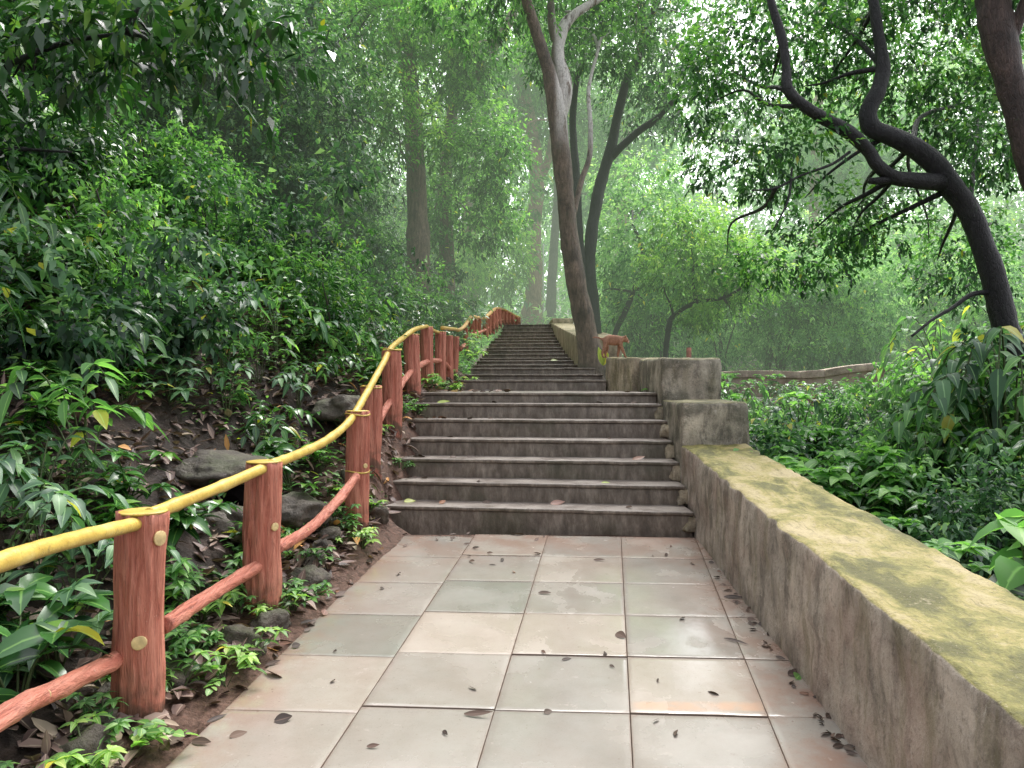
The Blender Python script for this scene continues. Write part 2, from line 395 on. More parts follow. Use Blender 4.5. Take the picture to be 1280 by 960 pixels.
# ------------------------------------------------------------------ rounded, roughened hexahedron
def hexa(name, c8, mat, parent=None, res=.1, Rr=.02, amp=.006, fr=5.0, seed=0.0, smooth=True):
    """c8: bottom 4 (ccw from min x, min y) then top 4."""
    c = [Vector(p) for p in c8]
    L = [(c[1] - c[0]).length, (c[3] - c[0]).length, (c[4] - c[0]).length]
    def line(l):
        n = max(1, int(round((l - 2 * Rr) / res)))
        core = list(np.linspace(Rr, l - Rr, n + 1))
        return [0, Rr * .3] + core + [l - Rr * .3, l]
    G = [line(l) for l in L]
    verts = {}; out = []; faces = []
    def vid(i, j, k):
        key = (i, j, k)
        if key in verts: return verts[key]
        p = Vector((G[0][i], G[1][j], G[2][k]))
        q = Vector([min(max(p[a], Rr), L[a] - Rr) for a in range(3)])
        d = p - q
        if d.length > 1e-9: p = q + d.normalized() * Rr
        u, v, w = p.x / L[0], p.y / L[1], p.z / L[2]
        lo = (c[0] * (1 - u) + c[1] * u) * (1 - v) + (c[3] * (1 - u) + c[2] * u) * v
        hi = (c[4] * (1 - u) + c[5] * u) * (1 - v) + (c[7] * (1 - u) + c[6] * u) * v
        x = lo * (1 - w) + hi * w
        if amp:
            x = x + noise.noise_vector((x + Vector((seed, 0, 0))) * fr) * amp + noise.noise_vector((x + Vector((seed, 9, 0))) * fr * 4) * amp * .45
        verts[key] = len(out); out.append(x); return verts[key]
    ni, nj, nk = (len(a) - 1 for a in G)
    for i in range(ni):
        for j in range(nj):
            faces.append((vid(i, j, 0), vid(i, j + 1, 0), vid(i + 1, j + 1, 0), vid(i + 1, j, 0)))
            faces.append((vid(i, j, nk), vid(i + 1, j, nk), vid(i + 1, j + 1, nk), vid(i, j + 1, nk)))
    for i in range(ni):
        for k in range(nk):
            faces.append((vid(i, 0, k), vid(i + 1, 0, k), vid(i + 1, 0, k + 1), vid(i, 0, k + 1)))
            faces.append((vid(i, nj, k), vid(i, nj, k + 1), vid(i + 1, nj, k + 1), vid(i + 1, nj, k)))
    for j in range(nj):
        for k in range(nk):
            faces.append((vid(0, j, k), vid(0, j, k + 1), vid(0, j + 1, k + 1), vid(0, j + 1, k)))
            faces.append((vid(ni, j, k), vid(ni, j + 1, k), vid(ni, j + 1, k + 1), vid(ni, j, k + 1)))
    return mesh_np(name, [tuple(v) for v in out], faces, mat, parent, smooth=smooth)
def quad_prism(x0, x1, y0f, y1f, z0, z1):
    """x0,x1 at two ys; y may be functions of x"""
    a = [(x0, y0f(x0)), (x1, y0f(x1)), (x1, y1f(x1)), (x0, y1f(x0))]
    return [(x, y, z0) for x, y in a] + [(x, y, z1) for x, y in a]

# ------------------------------------------------------------------ pavement: big stone slabs
acc = Acc()
T7 = math.tan(R(7.06)); S = .605
rows = [3.54 + S * k for k in range(-9, 6)]
tr = random.Random(5)
special = {(3, 0): .62, (4, 0): .80, (5, 0): .10, (6, 0): .45, (5, 1): 1.0, (6, 1): .12, (5, 2): .95, (4, 2): .35, (4, 1): .55, (5, 3): .35, (4, 3): .85, (3, 3): .35, (3, 1): .5}
for ci in range(-1, 6):
    for ri in range(len(rows) - 1):
        off = tr.uniform(-.012, .012) if ci not in (-1, 0) else (-.07 if ci == 0 else .03)
        y0, y1 = rows[ri] + off, rows[ri + 1] + off
        if ci == -1: continue
        xb = .92 - S * 3 + S * ci           # at Y=6.71
        def X(u, y): return xb + u * S + (y - 6.71) * T7
        gap = .0014
        hz_ = tr.uniform(-.0015, .0015)
        t = tr.choice([.3, .4, .5, .55, .65, .8])
        key = (ri - 5, ci)
        if key in special: t = special[key]
        nn = 9
        g_ = [0, .006, .06] + [k / 8 for k in range(1, 8)] + [.94, .994, 1]
        vs, ed, idx = [], [], {}
        skew = -.02 * (ci - 1.5)            # rows not quite square to the joints
        for j, v in enumerate(g_):
            for i, u in enumerate(g_):
                yy = y0 + gap + v * (y1 - y0 - 2 * gap)
                xx = X(gap / S + u * (1 - 2 * gap / S), yy)
                yy2 = yy - (xx - .14) * .055
                e = min(u, 1 - u, v, 1 - v)
                z = .069 * yy2 + .004 + hz_ - (.0015 if e < .001 else 0)
                z += .0012 * noise.noise(Vector((xx * 4, yy2 * 4, 0)))
                idx[i, j] = len(vs); vs.append((xx, yy2, z)); ed.append(1 - min(1, e * 14))
        n0 = len(vs)
        fs = [(idx[i, j], idx[i + 1, j], idx[i + 1, j + 1], idx[i, j + 1]) for i in range(len(g_) - 1) for j in range(len(g_) - 1)]
        m_ = len(g_) - 1
        ring = [idx[i, 0] for i in range(m_)] + [idx[m_, j] for j in range(m_)] + [idx[i, m_] for i in range(m_, 0, -1)] + [idx[0, j] for j in range(m_, 0, -1)]
        low = []
        for r_ in ring:
            x, y, z = vs[r_]; low.append(len(vs)); vs.append((x, y, z - .04)); ed.append(1)
        for a in range(len(ring)):
            b_ = (a + 1) % len(ring); fs.append((ring[a], low[a], low[b_], ring[b_]))
        cy = (y0 + y1) / 2
        if cy > 6.95: continue
        acc.add(vs, fs, t, ed)
pv = acc.build('pavement', M['slab']); pv['kind'] = 'structure'

# ------------------------------------------------------------------ stairs
T8 = math.tan(R(8))
st1 = empty('staircase', (0.1, 6.73, .465), 0, 'lower flight of seven wide worn stone steps rising from the paved path', 'stairs')
LEFTPX = [463, 468, 478, 488, 500, 510, 518]
def add_step(root, x0, x1, yc, yn, z, zlow, seed, depth_extra=.12, th=.035):
    base = root.location
    f0 = lambda x: yc + .022 - (x - .14) * T8 - base.y
    f1 = lambda x: yn + depth_extra - (x - .14) * T8 - base.y
    c = quad_prism(x0, x1, f0, f1, zlow - base.z, z - th - .001 - base.z)
    c = [(a - base.x, b_, d) for a, b_, d in c]
    # f0/f1 get world x
    s = hexa('step', c, M['step'], root, .16, .008, .006, 4, seed)
    g0 = lambda x: yc - (x - .14) * T8 - base.y
    c = quad_prism(x0 - .0, x1, g0, f1, z - th - base.z, z - base.z)
    c = [(a - base.x, b_, d) for a, b_, d in c]
    t = hexa('tread', c, M['step'], s, .06, .010, .004, 5, seed + 3)
    return s
for i, (yc, z) in enumerate(STEPS_LO):
    yn = STEPS_LO[i + 1][0] if i < 6 else STEPS_UP[0][0]
    x0 = (LEFTPX[i] - 640) * (yc + .17) / F
    if i == 6: x0 = -1.15
    add_step(st1, x0, wall_x(yc) - .02, yc, yn, z, z - .25 if i else .2, i * 1.7, th=.032)
st2 = empty('staircase', (0.3, 11.0, 1.62), 0, 'long upper flight of narrow dark steps climbing from the landing to the big tree', 'stairs')
for i, (yc, z) in enumerate(STEPS_UP):
    yn = STEPS_UP[i + 1][0] if i < 15 else 31.2
    x0 = interp(yc, [(11, -.72), (14.6, -.74), (20, -.68), (29.5, -.54)]); x1 = interp(yc, [(11, 1.30), (13.3, 1.46), (14.6, 1.22), (22, 1.34), (29.5, 1.47)])
    if i == 2: x1 = 1.38
    add_step(st2, x0, x1, yc, yn, z, z - .3, 20 + i * 1.3, th=.03)
# broken mortar blocks where the steps meet the wall
for i, (yc, z) in enumerate(STEPS_LO[:-1]):
    x1 = wall_x(yc)
    yb = yc - (x1 - .14) * T8
    rt = hexa('mortar_fillet', [(x1 - .10, yb - .004, z - .16), (x1 + .02, yb - .02, z - .165), (x1 + .02, yb + .1, z - .165), (x1 - .10, yb + .1, z - .16),
                         (x1 - .07, yb + .008, z - .037), (x1 + .02, yb - .006, z - .037), (x1 + .02, yb + .1, z - .037), (x1 - .07, yb + .1, z - .037)], M['wall_pale'], st1, .025, .014, .03, 11, i * 3.1)
    rt.matrix_parent_inverse = Matrix.Translation(-st1.location)

# ------------------------------------------------------------------ walls on the right
def rx(Y): return 1.276 + .0376 * Y
wl = empty('parapet_wall', (rx(0), 0, 0), 0, 'low thick concrete wall with yellow-green mossy top stepping up in two square blocks', 'wall')
def wpart(name, c8, mat, root, **k):
    o = hexa(name, c8, mat, root, **k); o.matrix_parent_inverse = Matrix.Translation(-root.location); return o
def wc(y0, y1, w, zb, zt0, zt1, xf=rx, sk=0.0):
    return [(xf(y0), y0, zb), (xf(y0) + w, y0 - sk, zb), (xf(y1) + w, y1 - sk, zb), (xf(y1), y1, zb),
            (xf(y0), y0, zt0), (xf(y0) + w, y0 - sk, zt0), (xf(y1) + w, y1 - sk, zt1), (xf(y1), y1, zt1)]
wpart('wall_body', wc(-2.5, 7.3, .6, -.4, .668 - .17, .668 + .069 * 7.3), M['wall'], wl, res=.05, Rr=.022, amp=.019, fr=6)
wpart('lower_block', wc(7.16, 8.42, .62, .0, 1.55, 1.55, lambda y: rx(y) - .004), M['block'], wl, res=.06, Rr=.035, amp=.012, fr=5, seed=5)
wpart('upper_block', wc(8.32, 10.25, .63, .0, 1.99, 2.03, lambda y: rx(y) - .007), M['block'], wl, res=.06, Rr=.04, amp=.014, fr=5, seed=9)
wj = empty('parapet_wall', (1.35, 10.9, 1.5), 0, 'short streaky moss stained wall beside the landing behind the upper block', 'wall')
wpart('wall_body', [(1.60, 10.35, .9), (2.25, 10.35, .9), (2.1, 12.9, .9), (1.30, 11.0, .9),
                    (1.60, 10.33, 2.06), (2.25, 10.35, 2.06), (2.1, 12.9, 2.1), (1.30, 11.0, 2.09)], M['wall_pale'], wj, res=.07, Rr=.03, amp=.014, seed=2)
wu = empty('parapet_wall', (1.3, 14, 2), 0, 'pale low wall bordering the upper flight, ending in a square block', 'wall')
xu = lambda y: interp(y, [(14.2, 1.22), (29.5, 1.47), (34, 1.5)])
wpart('wall_body', [(xu(14.2), 14.2, 1.5), (xu(14.2) + .75, 14.1, 1.5), (xu(29) + .75, 29, 2.6), (xu(29), 29, 2.6),
                    (xu(14.2), 14.2, 2.55), (xu(14.2) + .75, 14.1, 2.55), (xu(29) + .75, 29, 3.95), (xu(29), 29, 3.95)], M['wall_pale'], wu, res=.2, Rr=.03, amp=.012, seed=3)
wpart('end_block', [(1.46, 28.8, 3.0), (2.25, 28.8, 3.0), (2.25, 31.5, 3.0), (1.46, 31.5, 3.0), (1.46, 28.8, 4.12), (2.25, 28.8, 4.12), (2.25, 31.5, 4.16), (1.46, 31.5, 4.16)], M['wall_pale'], wu, res=.2, Rr=.05, amp=.02, seed=4)
# wall across the garden at the right
gw = empty('garden_wall', (6, 17, 1.4), 0, 'pinkish curving concrete wall across the planted garden beyond the mossy wall', 'wall')
pts = [(905, 466, 17.2), (935, 465, 17), (965, 465, 16.8), (1000, 466, 16.6), (1030, 464, 16.4), (1060, 459, 16.1), (1100, 455, 15.8), (1140, 456, 15.4), (1200, 458, 15)]
for k, (a, b_) in enumerate(zip(pts, pts[1:])):
    p, q = W(*a), W(*b_)
    mat = M['wall_pink']
    dn = Vector((0, .3, 0))
    c = [(p.x, p.y, .9), (q.x, q.y, .9), (q.x, q.y + .3, .9), (p.x, p.y + .3, .9), tuple(p), tuple(q), tuple(q + dn), tuple(p + dn)]
    wpart('wall_panel', c, mat, gw, res=.2, Rr=.012, amp=.012, seed=k)
    c = [(p.x, p.y - .05, p.z - .12), (q.x, q.y - .05, q.z - .12), (q.x, q.y + .35, q.z - .12), (p.x, p.y + .35, p.z - .12), (p.x, p.y - .05, p.z + .03), (q.x, q.y - .05, q.z + .03), (q.x, q.y + .35, q.z + .03), (p.x, p.y + .35, p.z + .03)]
    wpart('coping', c, mat, gw, res=.2, Rr=.012, amp=.01, seed=k + 20)
gs = empty('garden_steps', (5, 12.5, .9), 0, 'two pale yellowish stone kerb steps half hidden by garden plants', 'steps')
for k, (py, D) in enumerate(((547, 12.0), (533, 13.0))):
    p, q = W(965, py, D), W(1066, py - 1, D)
    wpart('step', [(p.x, D, p.z - .25), (q.x, D, q.z - .25), (q.x, D + .9, q.z - .25), (p.x, D + .9, p.z - .25), (p.x, D, p.z), (q.x, D, q.z), (q.x, D + .9, q.z), (p.x, D + .9, p.z)], M['tan_step'], gs, res=.15, Rr=.02, amp=.008, seed=k)

# ------------------------------------------------------------------ tubes
def catmull(pts, n=6):
    P = [np.array(p, float) for p in pts]
    P = [2 * P[0] - P[1]] + P + [2 * P[-1] - P[-2]]
    out = []
    for i in range(1, len(P) - 2):
        for k in range(n):
            t = k / n
            a, b_, c, d = P[i - 1:i + 3]
            out.append(.5 * ((2 * b_) + (-a + c) * t + (2 * a - 5 * b_ + 4 * c - d) * t * t + (-a + 3 * b_ - 3 * c + d) * t ** 3))
    out.append(P[-2]); return np.array(out)
def tube(acc, pts, sides=10, rough=0.0, fr=3.0, n=6, cap=True, groove=0.0, smooth_n=None):
    """pts: (x,y,z,r)"""
    C = catmull(pts, n)
    m = len(C); up = np.array([0.13, .21, .97])
    V = []
    ph = random.random() * 9
    prev = None
    for i in range(m):
        d = C[min(i + 1, m - 1), :3] - C[max(i - 1, 0), :3]; d /= max(np.linalg.norm(d), 1e-9)
        if prev is None:
            a = np.cross(d, up if abs(d @ up) < .9 else np.array([1, 0, 0.])); a /= np.linalg.norm(a)
        else:
            a = prev - d * (prev @ d); a /= max(np.linalg.norm(a), 1e-9)
        prev = a
        b_ = np.cross(d, a)
        for k in range(sides):
            t = 2 * math.pi * k / sides
            r = C[i, 3]
            q = a * math.cos(t) + b_ * math.sin(t)
            if rough:
                p = C[i, :3] + q * r
                r *= 1 + rough * noise.noise(Vector(p * fr)) + rough * .6 * noise.noise(Vector(p * fr * 3.1))
            if groove: r += groove * (noise.noise(Vector((math.cos(t) * 5, math.sin(t) * 5, i * .11 + ph))) + .6 * noise.noise(Vector((math.cos(t) * 11, math.sin(t) * 11, i * .16 + ph))))
            V.append(C[i, :3] + q * r)
    Fq = []
    for i in range(m - 1):
        for k in range(sides):
            k2 = (k + 1) % sides
            Fq.append((i * sides + k, i * sides + k2, (i + 1) * sides + k2, (i + 1) * sides + k))
    if cap:
        for i in (0, m - 1):
            V.append(C[i, :3]); c = len(V) - 1
            for k in range(0, sides, 2):
                q = (i * sides + k, i * sides + (k + 1) % sides, i * sides + (k + 2) % sides, c)
                Fq.append(q if i else q[::-1])
    acc.add(V, Fq)
def px_tube(acc, pts, **kw):
    """pts: (px,py,width_px,D)"""
    tube(acc, [(*W(px, py, D), w * .5 * D / F) for px, py, w, D in pts], **kw)

# ------------------------------------------------------------------ fence
def fence_post(root, px, D, ztop, zbase, r, seed, lean=0.0, knots=(), dark=False):
    x = (px - 640) * D / F
    random.seed(seed)
    a = Acc(); h = ztop - zbase
    n = 14
    pts = [(lean * h * t + .006 * math.sin(seed + t * 5), 0, -.12 + (h + .12) * t, r * (1.06 - .06 * t + .02 * math.sin(seed * 2 + t * 7))) for t in np.linspace(0, 1, 8)]
    tube(a, pts, sides=48, groove=r * .17, n=3, cap=True, rough=.03, fr=8)
    p = a.build('post', M['red'], root, smooth=True)
    p.location = (x - lean * h - root.location.x, D - root.location.y, zbase - root.location.z)
    # cut face on top
    a = Acc(); tube(a, [(lean * h, 0, h - .006, r * .99), (lean * h, 0, h + .001, r * 1.02), (lean * h, 0, h + .005, r * .97)], sides=24, n=3, rough=.04, fr=9)
    a.build('post_top', M['yellow'], p)
    for (ang, zf, kr, ks) in knots:
        a = Acc(); d = np.array([math.cos(ang), math.sin(ang), 0])
        c = d * r * 1.0 + np.array([lean * h * zf, 0, h * zf])
        tube(a, [(*c, kr), (*(c + d * r * .09), kr), (*(c + d * r * .11), kr * .9)], sides=14, n=2, rough=.12, fr=20)
        k = a.build('knot', M['cut_face'], p)
        k.scale = (1, 1, 1)
    return p
F1 = empty('fence', (-1.6, 3.4, .2), 0, 'near run of red imitation log fence with a yellow handrail along the path edge', 'fence')
fr_ = -math.pi / 2
posts = [(179, 3.4, 1.165, .27, .098, .035, [(fr_ + .46, .40, .030, 1), (fr_ + 1.15, .88, .032, 1)]),
         (330, 4.6, 1.262, .38, .098, .015, [(fr_ + 1.0, .58, .024, 1)]),
         (447, 6.25, 1.50, .55, .088, .0, [(fr_ + .9, .55, .02, 1)]),
         (464, 7.1, 1.70, .95, .088, .0, []),
         (490, 7.9, 2.05, 1.25, .092, .0, []),
         (515, 9.0, 2.28, 1.55, .088, .0, []),
         (534, 10.0, 2.44, 1.6, .075, .0, []),
         (551, 10.8, 2.43, 1.6, .070, .0, []),
         (561, 11.5, 2.42, 1.65, .055, -.03, []),
         (570, 12.1, 2.44, 1.7, .045, .03, [])]
for i, (px, D, zt, zb, r, ln, kn) in enumerate(posts): fence_post(F1, px, D, zt, zb, r, i + 1, ln, kn)
RAILC = []
def rail(root, pts, name, mat, bulge=0.0, step=None, sides=14, seed=0):
    random.seed(seed)
    C = catmull(pts, 14)
    if bulge:
        s = 0
        for i in range(1, len(C)):
            s += np.linalg.norm(C[i, :3] - C[i - 1, :3])
            ph = (s / step) % 1.0
            C[i, 3] *= 1 + bulge * math.exp(-((ph - .5) / .05) ** 2)
    if name == 'lower_rail': RAILC.append(C)
    a = Acc(); tube(a, [tuple(c) for c in C], sides=20, n=1, rough=.11 if name == 'lower_rail' else .06, fr=11, groove=.004 if name == 'lower_rail' else .0012)
    o = a.build(name, mat, root, smooth=True)
    o.matrix_parent_inverse = Matrix.Translation(-root.location)
    return o
def RP(px, py, D, r): return (*W(px, py, D), r)
rail(F1, [(-1.56, 1.2, 1.16, .031), RP(0, 703, 2.42, .031), RP(90, 675, 2.85, .030), RP(178, 653, 3.38, .030)], 'top_rail', M['yellow'], .14, .5, seed=1)
rail(F1, [RP(186, 644, 3.42, .030), RP(262, 614, 3.95, .030), RP(335, 583, 4.6, .030)], 'top_rail', M['yellow'], .13, .45, seed=2)
rail(F1, [RP(338, 581, 4.62, .030), RP(375, 567, 5.1, .030), RP(412, 548, 5.6, .030), RP(438, 525, 6.1, .029), RP(455, 497, 6.6, .029), RP(468, 474, 7.1, .029), RP(480, 452, 7.6, .029), RP(489, 435, 8.0, .028), RP(503, 423, 8.6, .028), RP(518, 412, 9.1, .027), RP(533, 408, 9.9, .024)], 'top_rail', M['yellow'], .12, .42, seed=3)
rail(F1, [RP(533, 408, 9.9, .024), RP(541, 413, 10.4, .024), RP(549, 416, 10.8, .022)], 'top_rail', M['yellow'], seed=4)
rail(F1, [RP(553, 410, 10.9, .03), RP(562, 411, 11.5, .028), RP(571, 412, 12.2, .026)], 'top_rail', M['yellow'], seed=5)
# lower rails
rail(F1, [(-1.62, 1.3, .62, .045), RP(-10, 905, 2.55, .038), RP(70, 862, 2.9, .037), RP(152, 822, 3.35, .036)], 'lower_rail', M['red_rail'], .08, .3, seed=6)
rail(F1, [RP(205, 782, 3.5, .037), RP(265, 742, 4.0, .036), RP(325, 706, 4.55, .036)], 'lower_rail', M['red_rail'], .10, .33, seed=7)
rail(F1, [RP(345, 686, 4.65, .036), RP(385, 662, 5.1, .034), RP(420, 628, 5.6, .034), RP(445, 596, 6.1, .032)], 'lower_rail', M['red_rail'], .10, .33, seed=8)
for a in ([(465, 540, 7.1), (481, 512, 7.6), (490, 498, 7.9)], [(495, 492, 8.0), (505, 475, 8.5), (515, 463, 9.0)], [(521, 459, 9.1), (528, 455, 9.5), (535, 452, 10.0)], [(536, 451, 10.0), (545, 451, 10.5), (551, 451, 10.8)],
          [(551, 452, 10.8), (556, 454, 11.2), (562, 462, 11.5)]):
    rail(F1, [RP(p, q, D, .034) for p, q, D in a], 'lower_rail', M['red_rail'], seed=9)
for px, py, D in ((52, 858, 2.78), (118, 833, 3.12), (240, 750, 3.86), (300, 713, 4.30), (376, 655, 5.0), (404, 635, 5.35), (436, 600, 5.95)):
    allc = np.concatenate(RAILC[:3]); pj = np.stack([640 + allc[:, 0] * F / allc[:, 1], 480 - (allc[:, 2] - EYE) * F / allc[:, 1]], 1)
    q = allc[np.argmin(((pj - np.array([px, py])) ** 2).sum(1))]; a = Acc(); r = .021
    d = np.array([0, 0, EYE]) - q[:3]; d /= np.linalg.norm(d)
    tube(a, [(*(q[:3] + d * q[3] * .7), r), (*(q[:3] + d * q[3] * .98), r), (*(q[:3] + d * q[3] * 1.05), r * .85)], sides=12, n=2, rough=.15, fr=20)
    k = a.build('knot', M['cut_face'], F1); k.matrix_parent_inverse = Matrix.Translation(-F1.location)
# rope-like collars tying rail and posts
for px, py, D, r in ((447, 518, 6.25, .095), (464, 484, 7.1, .094), (447, 589, 6.25, .093), (490, 437, 7.9, .095)):
    c = W(px, py, D); a = Acc()
    pp = [(c.x + r * math.cos(t), c.y + r * math.sin(t), c.z + .008 * math.sin(2 * t), .007) for t in np.linspace(0, 2 * math.pi, 14)]
    tube(a, pp, sides=8, n=3, cap=False)
    k = a.build('collar', M['yellow'], F1, smooth=True); k.matrix_parent_inverse = Matrix.Translation(-F1.location)
F2 = empty('fence', (-.9, 20, 2.6), 0, 'distant run of the red log fence curving over the head of the upper steps', 'fence')
far_posts = [(582, 16.5, 410, 452, .05, 0), (589.5, 21, 397, 430, .085, 0), (595, 21.6, 399, 432, .06, 0), (599.5, 22.2, 398, 430, .05, 0), (607, 23.5, 398, 424, .085, 0), (611.5, 24.3, 394, 420, .07, 0), (616, 25.2, 389, 414, .07, 0), (619.5, 26.5, 386, 412, .085, 0),
             (624, 28, 386, 408, .08, 0), (628, 30.4, 387, 406, .08, 0), (632.5, 30.6, 389, 406, .08, 0), (636.5, 30.8, 391, 406, .08, 0), (641, 31, 394, 406, .09, 0), (647, 31.2, 397, 406, .11, 0)]
for i, (px, D, yt, yb, r, ln) in enumerate(far_posts):
    p = fence_post(F2, px, D, EYE - (yt - 480) * D / F, EYE - (yb - 480) * D / F, r, 30 + i)
rail(F2, [RP(572, 413, 12.8, .03), RP(577, 411, 14.5, .035), RP(582, 406, 16.5, .04), RP(587, 398, 19.5, .045), RP(590, 396, 21, .05), RP(597, 397, 22, .05), RP(604, 398, 23.2, .05), RP(611, 393, 24.3, .055), RP(617, 387.5, 26, .055), RP(622, 385.6, 28, .055), RP(629, 387, 30.4, .055), RP(637, 391, 30.8, .055), RP(644, 395, 31.1, .055), RP(650, 397.5, 31.3, .055)], 'top_rail', M['yellow'], seed=11)
rail(F2, [RP(576, 436, 15, .045), RP(583, 428, 17.5, .05), RP(590, 418, 20.9, .055)], 'lower_rail', M['red_rail'], seed=12)
rail(F2, [RP(590, 418, 21, .04), RP(600, 415, 22.2, .04), RP(607, 412, 23.5, .04), RP(613, 407, 25, .04), RP(620, 401, 27, .04), RP(628, 400, 30, .04)], 'lower_rail', M['red_rail'], seed=13)

# ------------------------------------------------------------------ leaves
def unit(a): return a / np.maximum(np.linalg.norm(a, axis=-1, keepdims=True), 1e-9)
def leaves(acc, P, D, L, Wd, droop=.3, seg=4, fold=.25, tint=None, up=None, shape='lance', rg=rng):
    """vectorised curved leaves, two quads wide"""
    P = np.asarray(P, float); D = unit(np.asarray(D, float)); n = len(P)
    L = np.broadcast_to(L, (n,)).astype(float); Wd = np.broadcast_to(Wd, (n,)).astype(float); droop = np.broadcast_to(droop, (n,)).astype(float)
    U = np.tile(np.array([0, 0, 1.]), (n, 1)) if up is None else unit(up)
    U = U + rg.normal(0, .22, (n, 3))
    Sd = unit(np.cross(D, U)); Nn = np.cross(Sd, D)
    tint = rg.random(n) if tint is None else tint
    tint = np.where(rg.random(n) < .02, 1.0, np.minimum(tint, .93)) if n > 3 else tint
    cols = []
    E = []
    for i in range(seg + 1):
        u = i / seg
        if shape == 'lance': w = math.sin(math.pi * min(1, (u * .93 + .04)) ** .8) ** 1.0
        elif shape == 'heart': w = (1.0 if u > .05 else .55) * math.sqrt(max(0, 1 - u ** 1.7)) * (.75 + .5 * min(u * 3, 1)) * .85
        else: w = math.sin(math.pi * min(1, u * .9 + .05))
        c = P + D * (L * u)[:, None]; c[:, 2] -= droop * L * u * u
        hw = (Wd * .5 * w)[:, None]
        rise = Nn * hw * fold
        cols += [c - Sd * hw + rise, c, c + Sd * hw + rise]
        E += [1, 0, 1]
    nv = 3 * (seg + 1)
    V = np.stack(cols, 1).reshape(-1, 3)
    base = (np.arange(n) * nv)[:, None]
    fl = []
    for i in range(seg):
        a = 3 * i
        fl += [[a, a + 1, a + 4, a + 3], [a + 1, a + 2, a + 5, a + 4]]
    Fq = (base[:, None, :] + np.array(fl)[None]).reshape(-1, 4)
    acc.add(V, Fq, np.repeat(tint, nv), np.tile(np.array(E, float), n))
def rhombs(acc, P, D, L, Wd, tint, rg=rng, fold=.2, mid=.42):
    n = len(P); D = unit(D); U = np.tile(np.array([0, 0, 1.]), (n, 1)) + rg.normal(0, .55, (n, 3))
    Sd = unit(np.cross(D, U)); Nn = np.cross(Sd, D)
    L = L[:, None]; hw = Wd[:, None] * .5
    a = P; t = P + D * L; t[:, 2] -= .2 * L[:, 0]
    l = P + D * L * mid - Sd * hw + Nn * hw * fold; r = P + D * L * mid + Sd * hw + Nn * hw * fold
    V = np.stack([a, l, t, r], 1).reshape(-1, 3)
    Fq = (np.arange(n) * 4)[:, None] + np.array([0, 1, 2, 3])[None]
    acc.add(V, Fq, np.repeat(tint, 4), .5)
def crown(ells, n_cl, per, L, Wr=.42, seed=0, spread=3.2, shell=.45, tint_bias=0.0, gaps=.25):
    """leaf twigs scattered through ellipsoids (cx,cy,cz,rx,ry,rz); returns Acc of rhomb leaves"""
    rg = np.random.default_rng(seed); acc = Acc()
    E = np.array(ells, float)
    vol = (E[:, 3] * E[:, 4] * E[:, 5]) ** .67; vol /= vol.sum()
    which = rg.choice(len(E), n_cl, p=vol)
    d = unit(rg.normal(0, 1, (n_cl, 3))); rad = rg.random(n_cl) ** shell
    e = E[which]; C = e[:, :3] + d * rad[:, None] * e[:, 3:6]
    # carve gaps by 3-D noise
    k = np.array([noise.noise(Vector(c) * (1.1 / max(.4, L * 6)) + Vector((seed * 1.7, 0, 0))) for c in C])
    ok = k > -gaps
    C, d, rad, k = C[ok], d[ok], rad[ok], k[ok]
    n = len(C)
    # each twig: a direction outward and down, leaves alternate along it
    td = unit(d * .8 + rg.normal(0, .6, (n, 3)) + np.array([0, 0, -.15]))
    ln = L * spread * (.6 + .8 * rg.random(n))
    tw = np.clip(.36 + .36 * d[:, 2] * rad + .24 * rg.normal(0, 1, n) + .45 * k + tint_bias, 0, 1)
    P = []; D = []; T = []
    for j in range(per):
        u = (j + .5) / per
        sd = unit(np.cross(td, rg.normal(0, 1, (n, 3))))
        P.append(C + td * (ln * u)[:, None] + rg.normal(0, L * .15, (n, 3)))
        D.append(td * .7 + sd * .9 + np.array([0, 0, -.3]) + rg.normal(0, .2, (n, 3)))
        T.append(np.where(rg.random(n) < .005, 1.0, np.clip(tw + rg.normal(0, .15, n), 0, .93)))
    P = np.concatenate(P); D = np.concatenate(D); T = np.concatenate(T)
    Ls = L * (.65 + .7 * rg.random(len(P)))
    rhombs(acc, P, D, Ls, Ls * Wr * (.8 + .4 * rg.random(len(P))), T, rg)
    return acc
def limbs_to(acc, start, targets, r0, sides=7, seed=0):
    rd = random.Random(seed)
    for t in targets:
        s = np.array(start); e = np.array(t)
        m1 = s + (e - s) * .35 + np.array([rd.uniform(-.2, .2), rd.uniform(-.2, .2), rd.uniform(0, .3)]) * np.linalg.norm(e - s) * .3
        m2 = s + (e - s) * .7 + np.array([rd.uniform(-.2, .2), rd.uniform(-.2, .2), rd.uniform(-.1, .3)]) * np.linalg.norm(e - s) * .3
        tube(acc, [(*s, r0), (*m1, r0 * .75), (*m2, r0 * .5), (*e, r0 * .2)], sides=sides, n=5, rough=.1)

